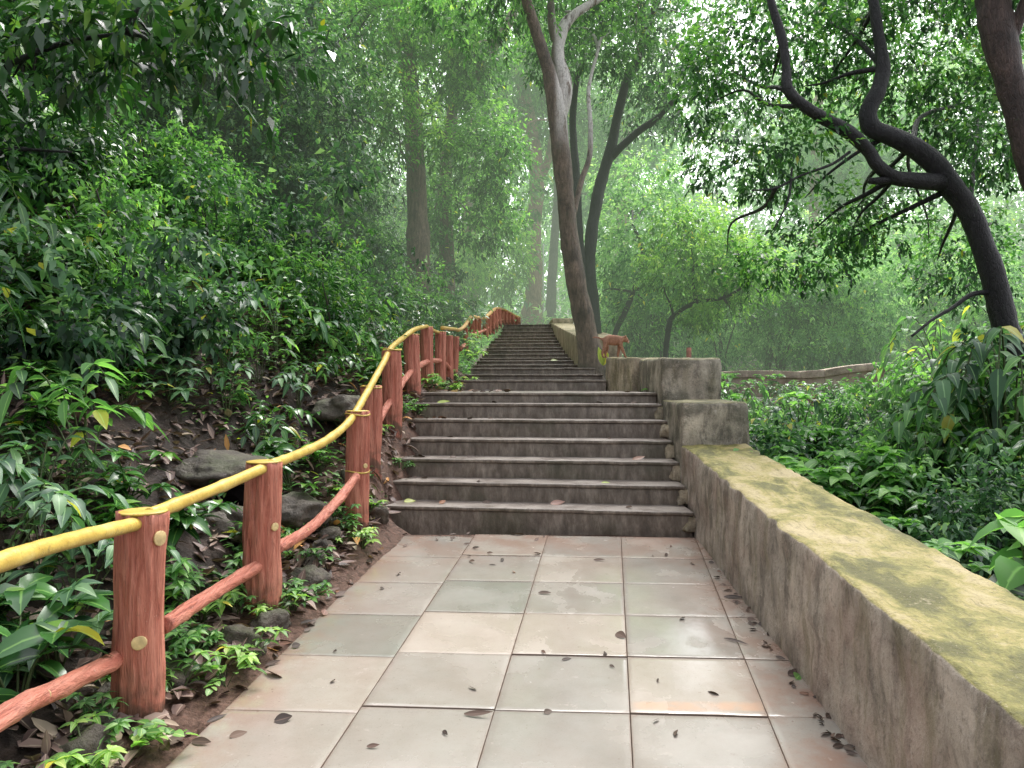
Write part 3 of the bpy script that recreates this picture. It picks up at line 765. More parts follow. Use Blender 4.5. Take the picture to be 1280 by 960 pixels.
def pxe(px, py, D, rpx, rpy, rd):
    c = W(px, py, D); return (c.x, c.y, c.z, rpx * D / F, rd, rpy * D / F)
def tree(label, trunks, bark, ells, leafmat, n_cl, per, L, seed, cat='tree', group=None, name='forest_tree', twigs=10, **kw):
    random.seed(seed)
    b0 = W(*[trunks[0][0][i] for i in (0, 1, 3)])
    # let the trunk reach the ground
    gz = ground_z(b0.x, b0.y)
    first = list(trunks[0])
    root = empty(name, (b0.x, b0.y, min(gz, b0.z)), 0, label, cat, group)
    inv = Matrix.Translation(-root.location)
    a = Acc()
    for k, t in enumerate(trunks):
        pts = [(*W(px, py, D), w * .5 * D / F) for px, py, w, D in t]
        if k == 0:
            r0 = pts[0][3]
            pts = [(pts[0][0], pts[0][1], min(gz, pts[0][2]) - .25, r0 * 1.35)] + ([(pts[0][0], pts[0][1], gz + .12, r0 * 1.12)] if pts[0][2] - gz > .5 else []) + pts
        tube(a, pts, sides=16 if t[0][2] > 12 else 9, n=7, rough=.13, fr=2.6)
    if ells:
        ca = crown(ells, n_cl, per, L, seed=seed, **kw)
        cr = ca.build('crown', leafmat, root); cr.matrix_parent_inverse = inv
        if twigs:
            bt = a; rd = random.Random(seed)
            tips = [(*W(q_[0], q_[1], q_[3]),) for t in trunks for q_ in t[2:] if q_[1] < 330 or len(trunks) < 3]
            for q in range(twigs):
                e = rd.choice(ells)
                tip = (e[0] + rd.uniform(-.8, .8) * e[3], e[1] + rd.uniform(-.8, .8) * e[4], e[2] + rd.uniform(-.8, .8) * e[5])
                s = min(rd.sample(tips, min(len(tips), 9)), key=lambda s: sum((a_ - b_) ** 2 for a_, b_ in zip(s, tip)))
                limbs_to(bt, s, [tip], .022 + .012 * rd.random() + .0006 * b0.y, 5, rd.random())
    tk = a.build('trunk', bark, root, smooth=True); tk.matrix_parent_inverse = inv
    return root

# --- the named trees --------------------------------------------------------
tree('leaning tree with rough brown bark and a pale upper limb growing through the steps',
     [[(740, 459, 34, 13.4), (732, 410, 27, 13.3), (722, 360, 25, 13.2), (712, 300, 23, 13.1), (707, 245, 22, 13.0), (701, 190, 24, 12.9), (695, 135, 22, 12.8), (686, 90, 17, 12.7), (672, 45, 15, 12.6), (655, -10, 13, 12.4), (640, -60, 11, 12.2)],
      [(697, 150, 20, 12.9), (706, 110, 20, 12.9), (697, 70, 17, 13.0), (704, 35, 15, 13.1), (722, 15, 11, 13.2), (760, -8, 8, 13.4), (800, -40, 6, 13.8)],
      [(699, 60, 12, 13.0), (690, 30, 11, 13.1), (688, -20, 9, 13.3)],
      [(716, 270, 9, 13.1), (727, 225, 7, 13.3), (737, 195, 7, 13.5), (738, 155, 6, 13.6), (736, 110, 5, 13.8), (748, 60, 4, 14)]],
     M['bark_lean'], [pxe(600, -40, 13, 120, 90, 1.6), pxe(740, -50, 14, 130, 80, 1.6), pxe(765, 45, 14.5, 60, 50, .8), pxe(690, 60, 15.5, 50, 40, .7)], M['mid'], 2400, 9, .095, 101, tint_bias=.1)
tree('dark forked tree standing close behind the leaning one beside the upper steps',
     [[(735, 425, 20, 16.5), (730, 360, 12, 16.4), (724, 300, 11, 16.3), (720, 220, 11, 16.3), (716, 150, 9, 16.3), (722, 90, 7, 16)],
      [(741, 440, 24, 16.4), (740, 385, 19, 16.4), (737, 335, 15, 16.4), (741, 280, 15, 16.4), (752, 225, 15, 16.4), (764, 185, 14, 16.3), (771, 150, 12, 16.2), (782, 105, 11, 16), (800, 65, 10, 15.8), (818, 10, 9, 15.5), (835, -30, 8, 15)],
      [(760, 200, 12, 16.4), (775, 185, 10, 16.2), (800, 163, 9, 16), (825, 145, 7, 15.8), (848, 118, 6, 15.5)],
      [(806, 50, 8, 15.8), (803, 10, 7, 15.8), (806, -30, 6, 15.8)]],
     M['bark_dark'], [pxe(830, 60, 16, 80, 60, 1.4), pxe(770, -20, 16.5, 90, 60, 1.4), pxe(872, 130, 15.5, 50, 45, 1.0), pxe(715, 30, 17.5, 60, 60, 1.0), pxe(800, 120, 18, 50, 50, 1)], M['deep'], 2100, 9, .10, 102, tint_bias=.12)
tree('large reddish trunk standing at the head of the steps by the fence end',
     [[(664, 404, 34, 33), (666, 380, 24, 33), (668, 340, 20, 33), (667, 290, 19, 33), (671, 225, 19, 33), (663, 165, 20, 33), (655, 120, 17, 33), (650, 60, 14, 33), (655, 0, 12, 33)],
      [(672, 225, 12, 33), (682, 210, 10, 33), (689, 180, 9, 32.6), (694, 150, 8, 32)],
      [(663, 175, 12, 33), (650, 158, 10, 33), (638, 140, 8, 33), (625, 100, 7, 32)]],
     M['bark_red'], [pxe(640, 70, 32, 80, 80, 3), pxe(590, 150, 31, 50, 60, 2.5), pxe(690, 110, 34, 60, 90, 3), pxe(640, 240, 31, 34, 60, 1.4)], M['mid'], 2600, 9, .22, 103, tint_bias=.1)
tree('pale straight trunk just right of the large reddish one at the head of the steps',
     [[(688, 402, 15, 35), (690, 350, 12, 35), (693, 300, 11, 35), (697, 240, 10, 35), (700, 150, 9, 35), (705, 60, 8, 35)]],
     M['bark_grey'], [pxe(720, 130, 36, 70, 90, 3), pxe(730, 230, 36, 60, 50, 2)], M['pale'], 1300, 9, .24, 104)
tree('tall straight grey-brown tree on the left hillside, leftmost of the two behind the fence bend',
     [[(523, 310, 30, 19), (522, 270, 26, 19), (520, 210, 24, 19), (516, 150, 23, 19), (510, 80, 20, 19), (503, 20, 19, 19), (497, -50, 17, 19)]],
     M['bark_brown'], [pxe(470, 10, 18, 90, 70, 2), pxe(545, 60, 19.5, 60, 70, 1.2), pxe(480, 130, 17.5, 40, 40, .8), pxe(550, 170, 18, 26, 36, .7)], M['bright'], 2300, 9, .12, 105)
tree('slimmer dark-barked tree on the left hillside right of the tall grey-brown one',
     [[(558, 345, 22, 21), (558, 300, 18, 21), (556, 240, 17, 21), (560, 180, 16, 21), (566, 130, 14, 21), (566, 60, 12, 21), (572, 0, 11, 21)],
      [(562, 180, 8, 21), (545, 160, 6, 20.6), (528, 172, 5, 20), (500, 180, 4, 19.6)],
      [(597, 100, 7, 20), (603, 80, 13, 20), (622, 50, 13, 20), (640, 20, 12, 20), (655, -20, 10, 20)]],
     M['bark_brown'], [pxe(585, 60, 20, 50, 70, 1.8), pxe(610, 190, 20, 45, 55, 1.6), pxe(605, 270, 21, 50, 40, 1.2), pxe(545, 260, 20.5, 22, 60, .8)], M['mid'], 2300, 9, .125, 106, tint_bias=.05)
tree('dark crooked tree arching over the garden at the right with two sinuous limbs',
     [[(1275, 520, 35, 9.0), (1262, 430, 33, 9.0), (1255, 400, 30, 9.0), (1243, 350, 28, 9.0), (1230, 310, 26, 9), (1212, 265, 27, 9), (1190, 235, 28, 9), (1168, 205, 27, 9), (1140, 183, 23, 9), (1112, 170, 22, 9), (1090, 160, 23, 9), (1085, 140, 21, 9), (1098, 112, 20, 9), (1104, 85, 17, 9), (1099, 50, 14, 9), (1093, 10, 13, 9), (1086, -40, 11, 9)],
      [(1180, 228, 23, 9), (1150, 226, 21, 8.9), (1118, 222, 17, 8.85), (1098, 208, 16, 8.8), (1085, 188, 16, 8.8), (1062, 166, 16, 8.7), (1030, 148, 16, 8.6), (1005, 132, 15, 8.5), (985, 112, 14, 8.5), (983, 85, 11, 8.5), (978, 50, 12, 8.5), (966, 10, 10, 8.5), (955, -30, 10, 8.5)],
      [(1116, 223, 10, 8.85), (1100, 226, 10, 8.8), (1086, 226, 8, 8.8)],
      [(1062, 190, 4, 8.7), (1040, 205, 4, 8.6), (1000, 220, 3, 8.5), (970, 235, 3, 8.4), (940, 238, 2, 8.3)],
      [(990, 210, 3, 8.5), (985, 250, 3, 8.4), (968, 285, 2, 8.3)],
      [(1240, 365, 7, 9), (1215, 368, 6, 8.9), (1190, 385, 5, 8.8), (1165, 400, 4, 8.7), (1140, 420, 3, 8.6)]],
     M['bark_dark'], [pxe(975, 50, 9.9, 120, 90, 1.0), pxe(1130, 70, 10.4, 150, 100, 1.1), pxe(950, 190, 9.0, 95, 55, .8), pxe(1060, 275, 9.8, 95, 42, .7), pxe(990, 330, 10, 90, 32, .6), pxe(1210, 150, 10.6, 110, 100, .9), pxe(1130, -20, 9.6, 170, 60, 1.0), pxe(1200, 320, 10.8, 70, 60, .7), pxe(890, 90, 9.4, 60, 60, .6)],
     M['dark_crown'], 4600, 8, .075, 107, Wr=.5, twigs=24, gaps=.2, tint_bias=.12)
tree('thick brown trunk leaning into the upper corner above the crooked dark tree',
     [[(1330, 330, 43, 8.2), (1300, 240, 36, 8.2), (1282, 180, 33, 8.2), (1268, 120, 33, 8.2), (1252, 60, 38, 8.2), (1243, 10, 41, 8.2), (1238, -40, 38, 8.2)],
      [(1258, 60, 17, 8.2), (1275, 20, 15, 8.1), (1290, -20, 14, 8)]],
     M['bark_mid'], [pxe(1300, -60, 8.2, 90, 60, .9), pxe(1240, 170, 8.8, 30, 60, .5)], M['dark_crown'], 500, 8, .08, 108, twigs=4)
tree('slender dark tree with drooping pale foliage beyond the wall where the monkey walks',
     [[(767, 425, 7, 19), (780, 392, 8, 19), (792, 365, 7, 19), (800, 335, 6, 19), (803, 310, 5, 19), (790, 280, 4, 19)],
      [(790, 368, 5, 19), (815, 350, 4, 18.6), (850, 340, 3, 18.2)]],
     M['bark_dark'], [pxe(800, 300, 19, 60, 50, 1.5), pxe(845, 350, 18, 50, 35, 1.2), pxe(760, 330, 20, 20, 50, .8), pxe(800, 230, 20, 60, 36, 1.6)], M['pale'], 1500, 9, .115, 109, gaps=.12)
tree('small tree with curved slender stem and pale spreading foliage behind the upper wall block',
     [[(832, 445, 7, 17), (836, 410, 7, 17), (842, 395, 6, 17), (870, 378, 5, 16.8), (905, 372, 4, 16.5), (935, 355, 3, 16.2)]],
     M['bark_dark'], [pxe(880, 330, 17, 80, 40, 1.5), pxe(940, 350, 16.5, 50, 30, 1.0), pxe(860, 290, 17.5, 60, 35, 1.2), pxe(890, 385, 17, 50, 25, .8)], M['bright'], 2200, 9, .10, 110, gaps=.12)
tree('far reddish trunk in the mist right of the leaning tree',
     [[(773, 412, 22, 36), (775, 360, 18, 36), (777, 300, 17, 36), (780, 240, 14, 36), (784, 160, 12, 36)]],
     M['bark_red'], [pxe(790, 150, 36, 60, 70, 3), pxe(745, 200, 38, 40, 60, 3)], M['pale'], 1300, 9, .25, 111)
for i, (px, py, w, D, lab) in enumerate(((1016, 420, 18, 34, 'broad pinkish trunk deep in the mist behind the garden, leftmost of three'), (1050, 400, 13, 36, 'thin grey trunk deep in the mist behind the garden, middle of three'), (1078, 390, 14, 38, 'dim dark trunk deep in the mist behind the garden, rightmost of three'))):
    tree(lab, [[(px, py, w, D), (px, 370, w * .9, D), (px + 3, 320, w * .8, D), (px + 2, 240, w * .7, D), (px + 8, 120, w * .6, D)]], M['bark_red'] if i == 0 else M['bark_grey'],
         [pxe(px + 10, 180, D, 60, 70, 3)], M['pale'], 900, 9, .25, 120 + i, twigs=4)
for i, (path, lab) in enumerate((
    ([(128, 330, 13, 12), (128, 250, 12, 12), (132, 180, 12, 12), (140, 100, 11, 12), (150, 30, 12, 12), (162, -20, 10, 12)], 'dark slim trunk among the leaves at the upper left of the slope'),
    ([(315, 330, 15, 15), (310, 250, 16, 15), (306, 150, 15, 15), (302, 60, 14, 15), (298, -10, 12, 15)], 'dim thick trunk half hidden in foliage on the left slope'),
    ([(325, 290, 9, 14), (340, 230, 8, 14), (352, 160, 7, 14), (360, 90, 6, 14)], 'thin dark stem leaning right beside the dim thick trunk on the slope'),
    ([(420, 330, 9, 17), (424, 290, 8, 17), (426, 240, 7, 17), (420, 150, 6, 17), (415, 60, 5, 17)], 'thin straight sapling stem on the slope between the fence bend and the thick trunk'),
    )):
    p0 = path[0]; D = p0[3]; tx, ty = path[-1][0], path[-1][1]
    tree(lab, [path], M['bark_dark'] if i != 1 else M['bark_brown'], [pxe(tx, max(ty, 0) + 10, D, 110, 80, 2.2), pxe(tx + 30, ty + 110, D + .5, 80, 55, 1.6), pxe(tx - 50, ty + 150, D + 1, 60, 45, 1.5)],
         M['deep'] if i % 2 == 0 else M['mid'], 1900, 9, .105, 130 + i, gaps=.2)
tree('reddish trunk partly hidden in foliage between the two left hillside trees and the stairhead',
     [[(586, 330, 22, 30), (588, 270, 20, 30), (587, 240, 18, 30), (590, 150, 14, 30)]], M['bark_red'], [pxe(575, 330, 29, 40, 40, 2), pxe(620, 320, 30, 40, 50, 2), pxe(560, 210, 29, 40, 50, 2)], M['bright'], 1500, 9, .2, 140)
# thin metal pole at the stair head
pr = W(679, 404, 32)
a = Acc(); tube(a, [(pr.x, 32, pr.z - .1, .035), (pr.x, 32, pr.z + 1.5, .035), (pr.x, 32, pr.z + 3.2, .03)], sides=8, n=3)
po = a.build('pole', M['pole']); tag(po, 'thin pale upright pole beside the large trunk at the head of the steps', 'pole')

# ------------------------------------------------------------------ forest backdrop (no one could count it)
ea = []
rd = random.Random(3)
for px in range(-160, 1460, 60):
    for py, D in ((-20, 62), (60, 60), (140, 54), (220, 50), (300, 46), (370, 42), (440, 38)):
        if py < 200 and 780 < px < 900 and rd.random() < .5: continue
        if py < 90 and px > 900 and rd.random() < .35: continue
        if py < 80 and (640 < px < 760 or 520 < px < 620): continue
        D2 = D + rd.uniform(-4, 4)
        ea.append(pxe(px + rd.uniform(-25, 25), py + rd.uniform(-20, 20), D2, 58, 62, 3.0))
a = crown(ea, 30000, 8, .40, seed=55, gaps=.42, spread=3.0, tint_bias=.1)
o = a.build('forest', M['pale']); tag(o, 'pale misty mass of far forest foliage', 'forest', kind='stuff')

# ------------------------------------------------------------------ copied saplings and shrubs
def shrub_proto(name, seed, r, h, n_cl, L, mat, stems=5, Wr=.42, per=8):
    root = empty(name, (0, 0, 0))
    rd = random.Random(seed)
    ells = [(rd.uniform(-.4, .4) * r, rd.uniform(-.4, .4) * r, h * rd.uniform(.35, .85), r * rd.uniform(.45, .75), r * rd.uniform(.45, .75), h * rd.uniform(.2, .36)) for _ in range(6)]
    ells += [(rd.uniform(-1, 1) * r, rd.uniform(-1, 1) * r, h * rd.uniform(.2, 1.15), r * rd.uniform(.2, .45), r * rd.uniform(.2, .45), h * rd.uniform(.08, .2)) for _ in range(9)]
    crown(ells, n_cl, per, L, seed=seed, Wr=Wr, gaps=.12, spread=3.0).build('crown', mat, root)
    a = Acc()
    for e in ells[:stems]: limbs_to(a, (rd.uniform(-.08, .08), rd.uniform(-.08, .08), -.15), [(e[0], e[1], e[2] + e[5] * .5)], .018 + .01 * h / 2, 6, rd.random())
    a.build('trunk', M['twig'], root, smooth=True)
    return root
protos_far = [shrub_proto('sapling', 201, 1.1, 2.6, 1300, .11, M['deep']), shrub_proto('sapling', 202, 1.3, 3.2, 1300, .12, M['deep']), shrub_proto('sapling', 203, 1.0, 2.2, 1200, .10, M['mid'])]
protos_right = [shrub_proto('sapling', 211, 1.5, 3.4, 1700, .13, M['pale']), shrub_proto('sapling', 212, 1.4, 3.0, 1500, .12, M['mid'])]
used = set()
def place(proto, x, y, s, rz, label, cat, group, dz=0.0, tilt=(0, 0)):
    o = proto if proto.name not in used else copy_tree(proto)
    used.add(o.name)
    o.location = (x, y, ground_z(x, y) - .03 + dz); o.rotation_euler = (tilt[0], tilt[1], rz); o.scale = (s, s, s)
    tag(o, label, cat, group)
    return o
rd = random.Random(21)
n = 0
for row, (d0, s0) in enumerate(((3.6, .75), (5.2, .95), (7.4, 1.2), (10, 1.5))):
    for y in np.arange(7.0 + row, 34, 1.7 + .35 * row):
        if row == 0 and y < 10: continue
        x = fence_x(y) - d0 - rd.uniform(-.7, .7) - (0 if y < 14 else -.25 * d0)
        px = 640 + x * F / y
        if px < -120: continue
        place(protos_far[rd.randrange(3)], x, y + rd.uniform(-.4, .4), s0 * rd.uniform(.8, 1.25), rd.uniform(0, 6.28), 'bushy small-leaved sapling in the dense thicket on the left hillside', 'sapling', 'saplings in the thicket on the left hillside')
for i in range(34):
    y = rd.uniform(17.5, 36); x = rd.uniform(2.6, .62 * y)
    if 640 + x * F / y > 1330: continue
    if abs(x - (7.0)) < 3.5 and y < 18.5: y += 3
    place(protos_right[rd.randrange(2)], x, y, rd.uniform(.8, 1.3), rd.uniform(0, 6.28), 'pale-leaved sapling in the misty woodland past the garden wall', 'sapling', 'saplings in the woodland past the garden wall')

# ------------------------------------------------------------------ understory plants (near)
def stem_acc(pts_list, r=.006):
    a = Acc()
    for p in pts_list: tube(a, [(*q, r * (1 - .5 * i / len(p))) for i, q in enumerate(p)], sides=5, n=3, cap=False)
    return a
def plant_whorl(seed, mat, n=7, h=.4, L=.15, Wd=.062, name='whorled_plant', spread=.25, per=7, shape='lance', droop=.45):
    rg = np.random.default_rng(seed); rd = random.Random(seed)
    root = empty(name); a = Acc(); stems = []
    for i in range(n):
        ang = rd.uniform(0, 6.28); rr = spread * rd.uniform(.2, 1); hh = h * rd.uniform(.45, 1.1)
        tip = np.array([math.cos(ang) * rr, math.sin(ang) * rr, hh])
        mid = tip * np.array([.35, .35, .6])
        stems.append([(0, 0, -.05), tuple(mid), tuple(tip)])
        for lvl, fz in ((0, 1.0), (1, .72)):
            k = per if lvl == 0 else max(2, per // 2)
            th = np.arange(k) * 2 * math.pi / k + rd.uniform(0, 6)
            D = np.stack([np.cos(th), np.sin(th), rg.uniform(.0, .5, k)], 1)
            base = np.tile(mid + (tip - mid) * (fz if lvl == 0 else .4), (k, 1))
            leaves(a, base, D, L * rg.uniform(.7, 1.15, k), Wd * rg.uniform(.8, 1.2, k), rg.uniform(droop * .6, droop * 1.3, k), 4, .3, np.clip(rg.normal(.55, .2, k) + (.1 if lvl == 0 else -.2), 0, 1), shape=shape, rg=rg)
    a.build('foliage', mat, root); stem_acc(stems).build('stem', M['stem'], root)
    return root
def plant_spray(seed, mat, n=7, h=.5, reach=.5, L=.12, Wd=.055, name='arching_plant', shape='lance', per=11, droop=.5, r=.005):
    rg = np.random.default_rng(seed); rd = random.Random(seed)
    root = empty(name); a = Acc(); stems = []
    for i in range(n):
        ang = rd.uniform(0, 6.28); hh = h * rd.uniform(.5, 1.1); rc = reach * rd.uniform(.5, 1.1)
        p = [np.array([0, 0, -.05]), np.array([math.cos(ang) * rc * .3, math.sin(ang) * rc * .3, hh * .75]), np.array([math.cos(ang) * rc * .7, math.sin(ang) * rc * .7, hh]), np.array([math.cos(ang) * rc, math.sin(ang) * rc, hh * .8])]
        stems.append([tuple(q) for q in p])
        C = catmull([tuple(q) for q in p], 8)
        u = np.linspace(.3, 1, per) * (len(C) - 1)
        i0 = np.minimum(u.astype(int), len(C) - 2); fr0 = (u - i0)[:, None]
        base = C[i0] * (1 - fr0) + C[i0 + 1] * fr0; td = unit(C[i0 + 1] - C[i0])
        side = unit(np.cross(td, np.array([0, 0, 1.]))) * np.where(np.arange(per) % 2 == 0, 1, -1)[:, None]
        D = td * .75 + side + np.array([0, 0, .12]) + rg.normal(0, .15, (per, 3)); D[-1] = td[-1]
        leaves(a, base, D, L * rg.uniform(.7, 1.15, per), Wd * rg.uniform(.8, 1.2, per), rg.uniform(droop * .5, droop * 1.3, per), 4, .3, np.clip(rg.normal(.5, .22, per), 0, 1), shape=shape, rg=rg)
    a.build('foliage', mat, root); stem_acc(stems, r).build('stem', M['stem'], root)
    return root
PW = [plant_whorl(300 + i, m, name='whorled_plant') for i, m in enumerate((M['wet'], M['deep'], M['wet'], M['mid']))]
PS = [plant_spray(310 + i, m, name='arching_plant') for i, m in enumerate((M['wet'], M['mid'], M['deep']))]
PSm = [plant_whorl(320 + i, m, n=9, h=.2, L=.07, Wd=.028, spread=.2, per=6, name='small_herb') for i, m in enumerate((M['bright'], M['mid']))]
rd = random.Random(77)
spots = []
def scatter(protos, num, xr, yr, srange, label, cat, group, mind=.25, xf=None, tilt=.25):
    k = 0; tries = 0
    while k < num and tries < num * 40:
        tries += 1
        y = rd.uniform(*yr); x = (xf(y) if xf else 0) + rd.uniform(*xr)
        px = 640 + x * F / y
        if px < -60 or px > 1340: continue
        if any((x - a_) ** 2 + (y - b_) ** 2 < (mind * (.6 + y * .05)) ** 2 for a_, b_ in spots): continue
        if (x + 2.25) ** 2 / .3 + (y - 5.6) ** 2 / .6 < 1: continue
        if xf is fence_x and .4 < xf(y) - x < 1.7 and 5.2 < y < 9.0 and rd.random() < .72: continue
        spots.append((x, y))
        place(rd.choice(protos), x, y, rd.uniform(*srange), rd.uniform(0, 6.28), label, cat, group, 0, (rd.uniform(-tilt, tilt), rd.uniform(0, tilt)))
        k += 1
scatter(PW, 120, (-4.2, -.25), (3.2, 14), (.6, 1.15), 'small plant with whorls of wet lance-shaped leaves on the littered slope', 'plant', 'whorl-leaved plants on the littered slope', .30, fence_x)
scatter(PS, 110, (-5.2, -.35), (3.6, 15), (.7, 1.4), 'arching leafy plant growing on the dark slope behind the fence', 'plant', 'arching plants on the slope behind the fence', .36, fence_x)
scatter(PS + PW, 70, (-5.5, -.3), (10, 26), (1.1, 2.0), 'lush leafy plant in the green bank above the fence bend', 'plant', 'plants in the green bank above the fence bend', .5, fence_x)
scatter(PSm, 34, (-.35, .22), (2.6, 6.6), (.5, 1.1), 'bright little herb sprouting at the foot of the fence', 'plant', 'little herbs at the foot of the fence', .12, fence_x, .1)
scatter(PSm, 12, (-.1, .2), (7.3, 12), (.6, 1.2), 'little herb growing between the fence and the step ends', 'plant', 'little herbs between the fence and the step ends', .12, fence_x, .1)
scatter(PSm, 6, (.0, .3), (13.5, 19), (1.6, 2.6), 'leafy tuft at the left end of the upper steps', 'plant', 'leafy tufts at the left end of the upper steps', .2, lambda y: -1.15, .1)

PB = [shrub_proto('fine_bush', 221, .55, .75, 420, .055, M['mid'], 4), shrub_proto('fine_bush', 222, .6, .9, 420, .075, M['deep'], 4, .5), shrub_proto('fine_bush', 223, .5, .7, 380, .06, M['wet'], 4, .35)]
spots = []
scatter(PB, 46, (-6, -.6), (5.5, 20), (.7, 1.7), 'tangled fine-leaved bush on the bank behind the fence', 'bush', 'fine-leaved bushes on the bank behind the fence', .6, fence_x)
tree('tree with big wet leaves whose boughs overhang the slope at the upper left corner',
     [[(-190, 480, 40, 7.5), (-180, 300, 34, 7.5), (-150, 120, 28, 7.4), (-120, -40, 22, 7.3)], [(-165, 200, 14, 7.4), (-60, 120, 10, 7.1), (60, 60, 7, 6.8), (160, 40, 4, 6.6)], [(-150, 100, 12, 7.4), (-20, 10, 9, 7.2), (120, -20, 6, 7.0), (240, -10, 4, 6.9)], [(-175, 290, 10, 7.4), (-90, 230, 7, 7.3), (0, 190, 5, 7.2), (90, 190, 3, 7.1)]],
     M['bark_dark'], [pxe(40, 60, 6.9, 130, 45, .6), pxe(170, 20, 6.8, 110, 40, .6), pxe(20, 190, 7.2, 90, 30, .5), pxe(290, 60, 6.8, 60, 26, .4), pxe(320, 5, 6.6, 80, 26, .4)], M['wet'], 330, 8, .15, 151, Wr=.40, gaps=.3, twigs=12)

# distinct foreground plants
big = plant_whorl(401, M['wet'], n=8, h=.42, L=.24, Wd=.115, name='broadleaf_plant', spread=.42, per=5, shape='heart', droop=.5)
place(big, -1.98, 3.15, 1.0, .4, 'broad wet dark-leaved plant behind the lower rail left of the nearest post', 'plant', None, .02)
big2 = plant_spray(402, M['wet'], n=9, h=1.2, reach=.8, L=.20, Wd=.075, name='arching_shrub', per=12, droop=.7, r=.008)
place(big2, -4.25, 6.2, 1.05, 1.1, 'arching shrub with long glossy leaves at the left edge of the slope', 'shrub', None)
o = copy_tree(big2); o.location = (-3.75, 5.25, ground_z(-3.75, 5.25) - .3); o.rotation_euler = (0, 0, 2.9); o.scale = (.8,) * 3; tag(o, 'second long-leaved arching shrub, nearer and lower at the left edge', 'shrub')
big3 = plant_spray(403, M['deep'], n=14, h=2.3, reach=1.9, L=.20, Wd=.08, name='overhanging_shrub', per=18, droop=.6, r=.012)
place(big3, -5.9, 8.3, 1.0, .2, 'tall dark shrub with big glossy leaves reaching out from the upper left', 'shrub', None)
o = copy_tree(big3); o.location = (-5.6, 10.6, ground_z(-5.6, 10.6)); o.rotation_euler = (0, 0, 2.1); o.scale = (1.15,) * 3; tag(o, 'tall dark shrub farther up the slope behind the overhanging one', 'shrub')
ivy = plant_spray(404, M['bright'], n=8, h=.14, reach=.30, L=.085, Wd=.055, name='creeping_plant', shape='heart', per=7, droop=.2, r=.003)
place(ivy, -1.50, 3.05, .75, .3, 'bright heart-leaved creeper on the soil in front of the nearest post', 'plant', None, .03)
o = copy_tree(ivy); o.location = (-1.36, 3.75, ground_z(-1.36, 3.75) + .02); o.rotation_euler = (0, 0, 2.2); o.scale = (.6,) * 3; tag(o, 'bright creeper spreading toward the slabs between the two nearest posts', 'plant')

# right garden plants
rg1 = [plant_spray(500 + i, m, n=16, h=1.15, reach=.75, L=.125, Wd=.075, name='drooping_shrub', per=14, droop=.9, r=.008) for i, m in enumerate((M['mid'], M['mid'], M['deep']))]
rg2 = [plant_whorl(510 + i, m, n=15, h=.68, L=.15, Wd=.085, name='leafy_plant', spread=.42, per=6) for i, m in enumerate((M['mid'], M['wet']))]
rd = random.Random(91)
spots = []
def garden(protos, lst, label, cat, group):
    for x, y, s in lst: place(rd.choice(protos), x, y, s, rd.uniform(0, 6.28), label, cat, group)
for k in range(34):
    y = rd.uniform(3.6, 9.2); x = rx(y) + .6 + rd.uniform(.22, .75)
    if y > 6.2: x = rx(y) + .6 + rd.uniform(.25, 1.3)
    place(rd.choice(rg2), x, y, rd.uniform(.6, .95) if y < 6.5 else rd.uniform(.9, 1.3), rd.uniform(0, 6.28), 'low leafy plant crowding the far side of the mossy wall', 'plant', 'low plants crowding the far side of the mossy wall')
for x, y, s in ((4.0, 7.9, .95), (4.7, 7.4, 1.5), (5.2, 8.3, 1.6), (4.4, 9.0, .85), (5.9, 9.3, 1.6), (5.9, 10.6, 1.2), (6.6, 10.4, 1.6), (4.3, 6.6, .75), (4.9, 7.8, 1.7), (6.2, 8.9, 1.7), (3.3, 11.5, .85), (6.9, 12.6, 1.1), (3.6, 9.9, .9), (4.6, 11.2, .8), (3.1, 8.6, .8), (7.3, 12.0, 1.5), (3.2, 9.4, .75), (7.4, 13.5, 1.6), (8.4, 13.2, 1.8)):
    place(rd.choice(rg1), x, y, s * .92, rd.uniform(0, 6.28), 'bushy garden shrub with narrow drooping leaves beyond the mossy wall', 'shrub', 'drooping garden shrubs beyond the mossy wall')
for k in range(16):
    y = rd.uniform(4.6, 8.2); x = rx(y) + rd.uniform(1.3, 3.0)
    place(rd.choice(rg2), x, y, rd.uniform(.7, 1.05), rd.uniform(0, 6.28), 'low leafy plant crowding the far side of the mossy wall', 'plant', 'low plants crowding the far side of the mossy wall')
for k in range(60):
    y = rd.uniform(8.5, 16); x = rd.uniform(2.6, .64 * y)
    place(rd.choice(rg2 + PS), x, y, rd.uniform(.7, 1.15), rd.uniform(0, 6.28), 'leafy plant on the garden ground this side of the curving pink wall', 'plant', 'plants on the garden ground before the pink wall')
GB = [shrub_proto('garden_bush', 231, .6, .95, 520, .085, M['mid'], 4, .45), shrub_proto('garden_bush', 232, .65, 1.1, 520, .095, M['deep'], 4, .42)]
for x, y, s_ in ((2.75, 6.9, .6), (2.9, 7.8, .8), (3.4, 7.4, .9), (3.2, 8.9, .75), (3.9, 8.6, .8), (4.4, 8.2, 1.0), (5.1, 9.4, 1.1), (4.6, 10.2, .75), (5.6, 8.0, 1.25), (6.3, 9.9, 1.3), (3.9, 6.4, .8), (4.7, 7.0, 1.1), (3.3, 5.7, .7), (5.9, 11.8, 1.0), (7.4, 11.2, 1.3)):
    place(rd.choice(GB), x, y, s_, rd.uniform(0, 6.28), 'rounded fine-leaved bush in the garden bed past the mossy wall', 'bush', 'fine-leaved bushes in the garden bed past the mossy wall')
hb = plant_whorl(520, M['mid'], n=7, h=.85, L=.24, Wd=.19, name='heartleaf_plant', spread=.42, per=4, shape='heart', droop=.55)
place(hb, 2.62, 3.95, 1.0, 1.2, 'bright plant with large heart-shaped leaves at the right edge past the mossy wall', 'plant', None, .1)
pm = plant_whorl(521, M['wet'], n=7, h=1.5, L=.40, Wd=.085, name='palm_like_plant', spread=.35, per=9, droop=.75)
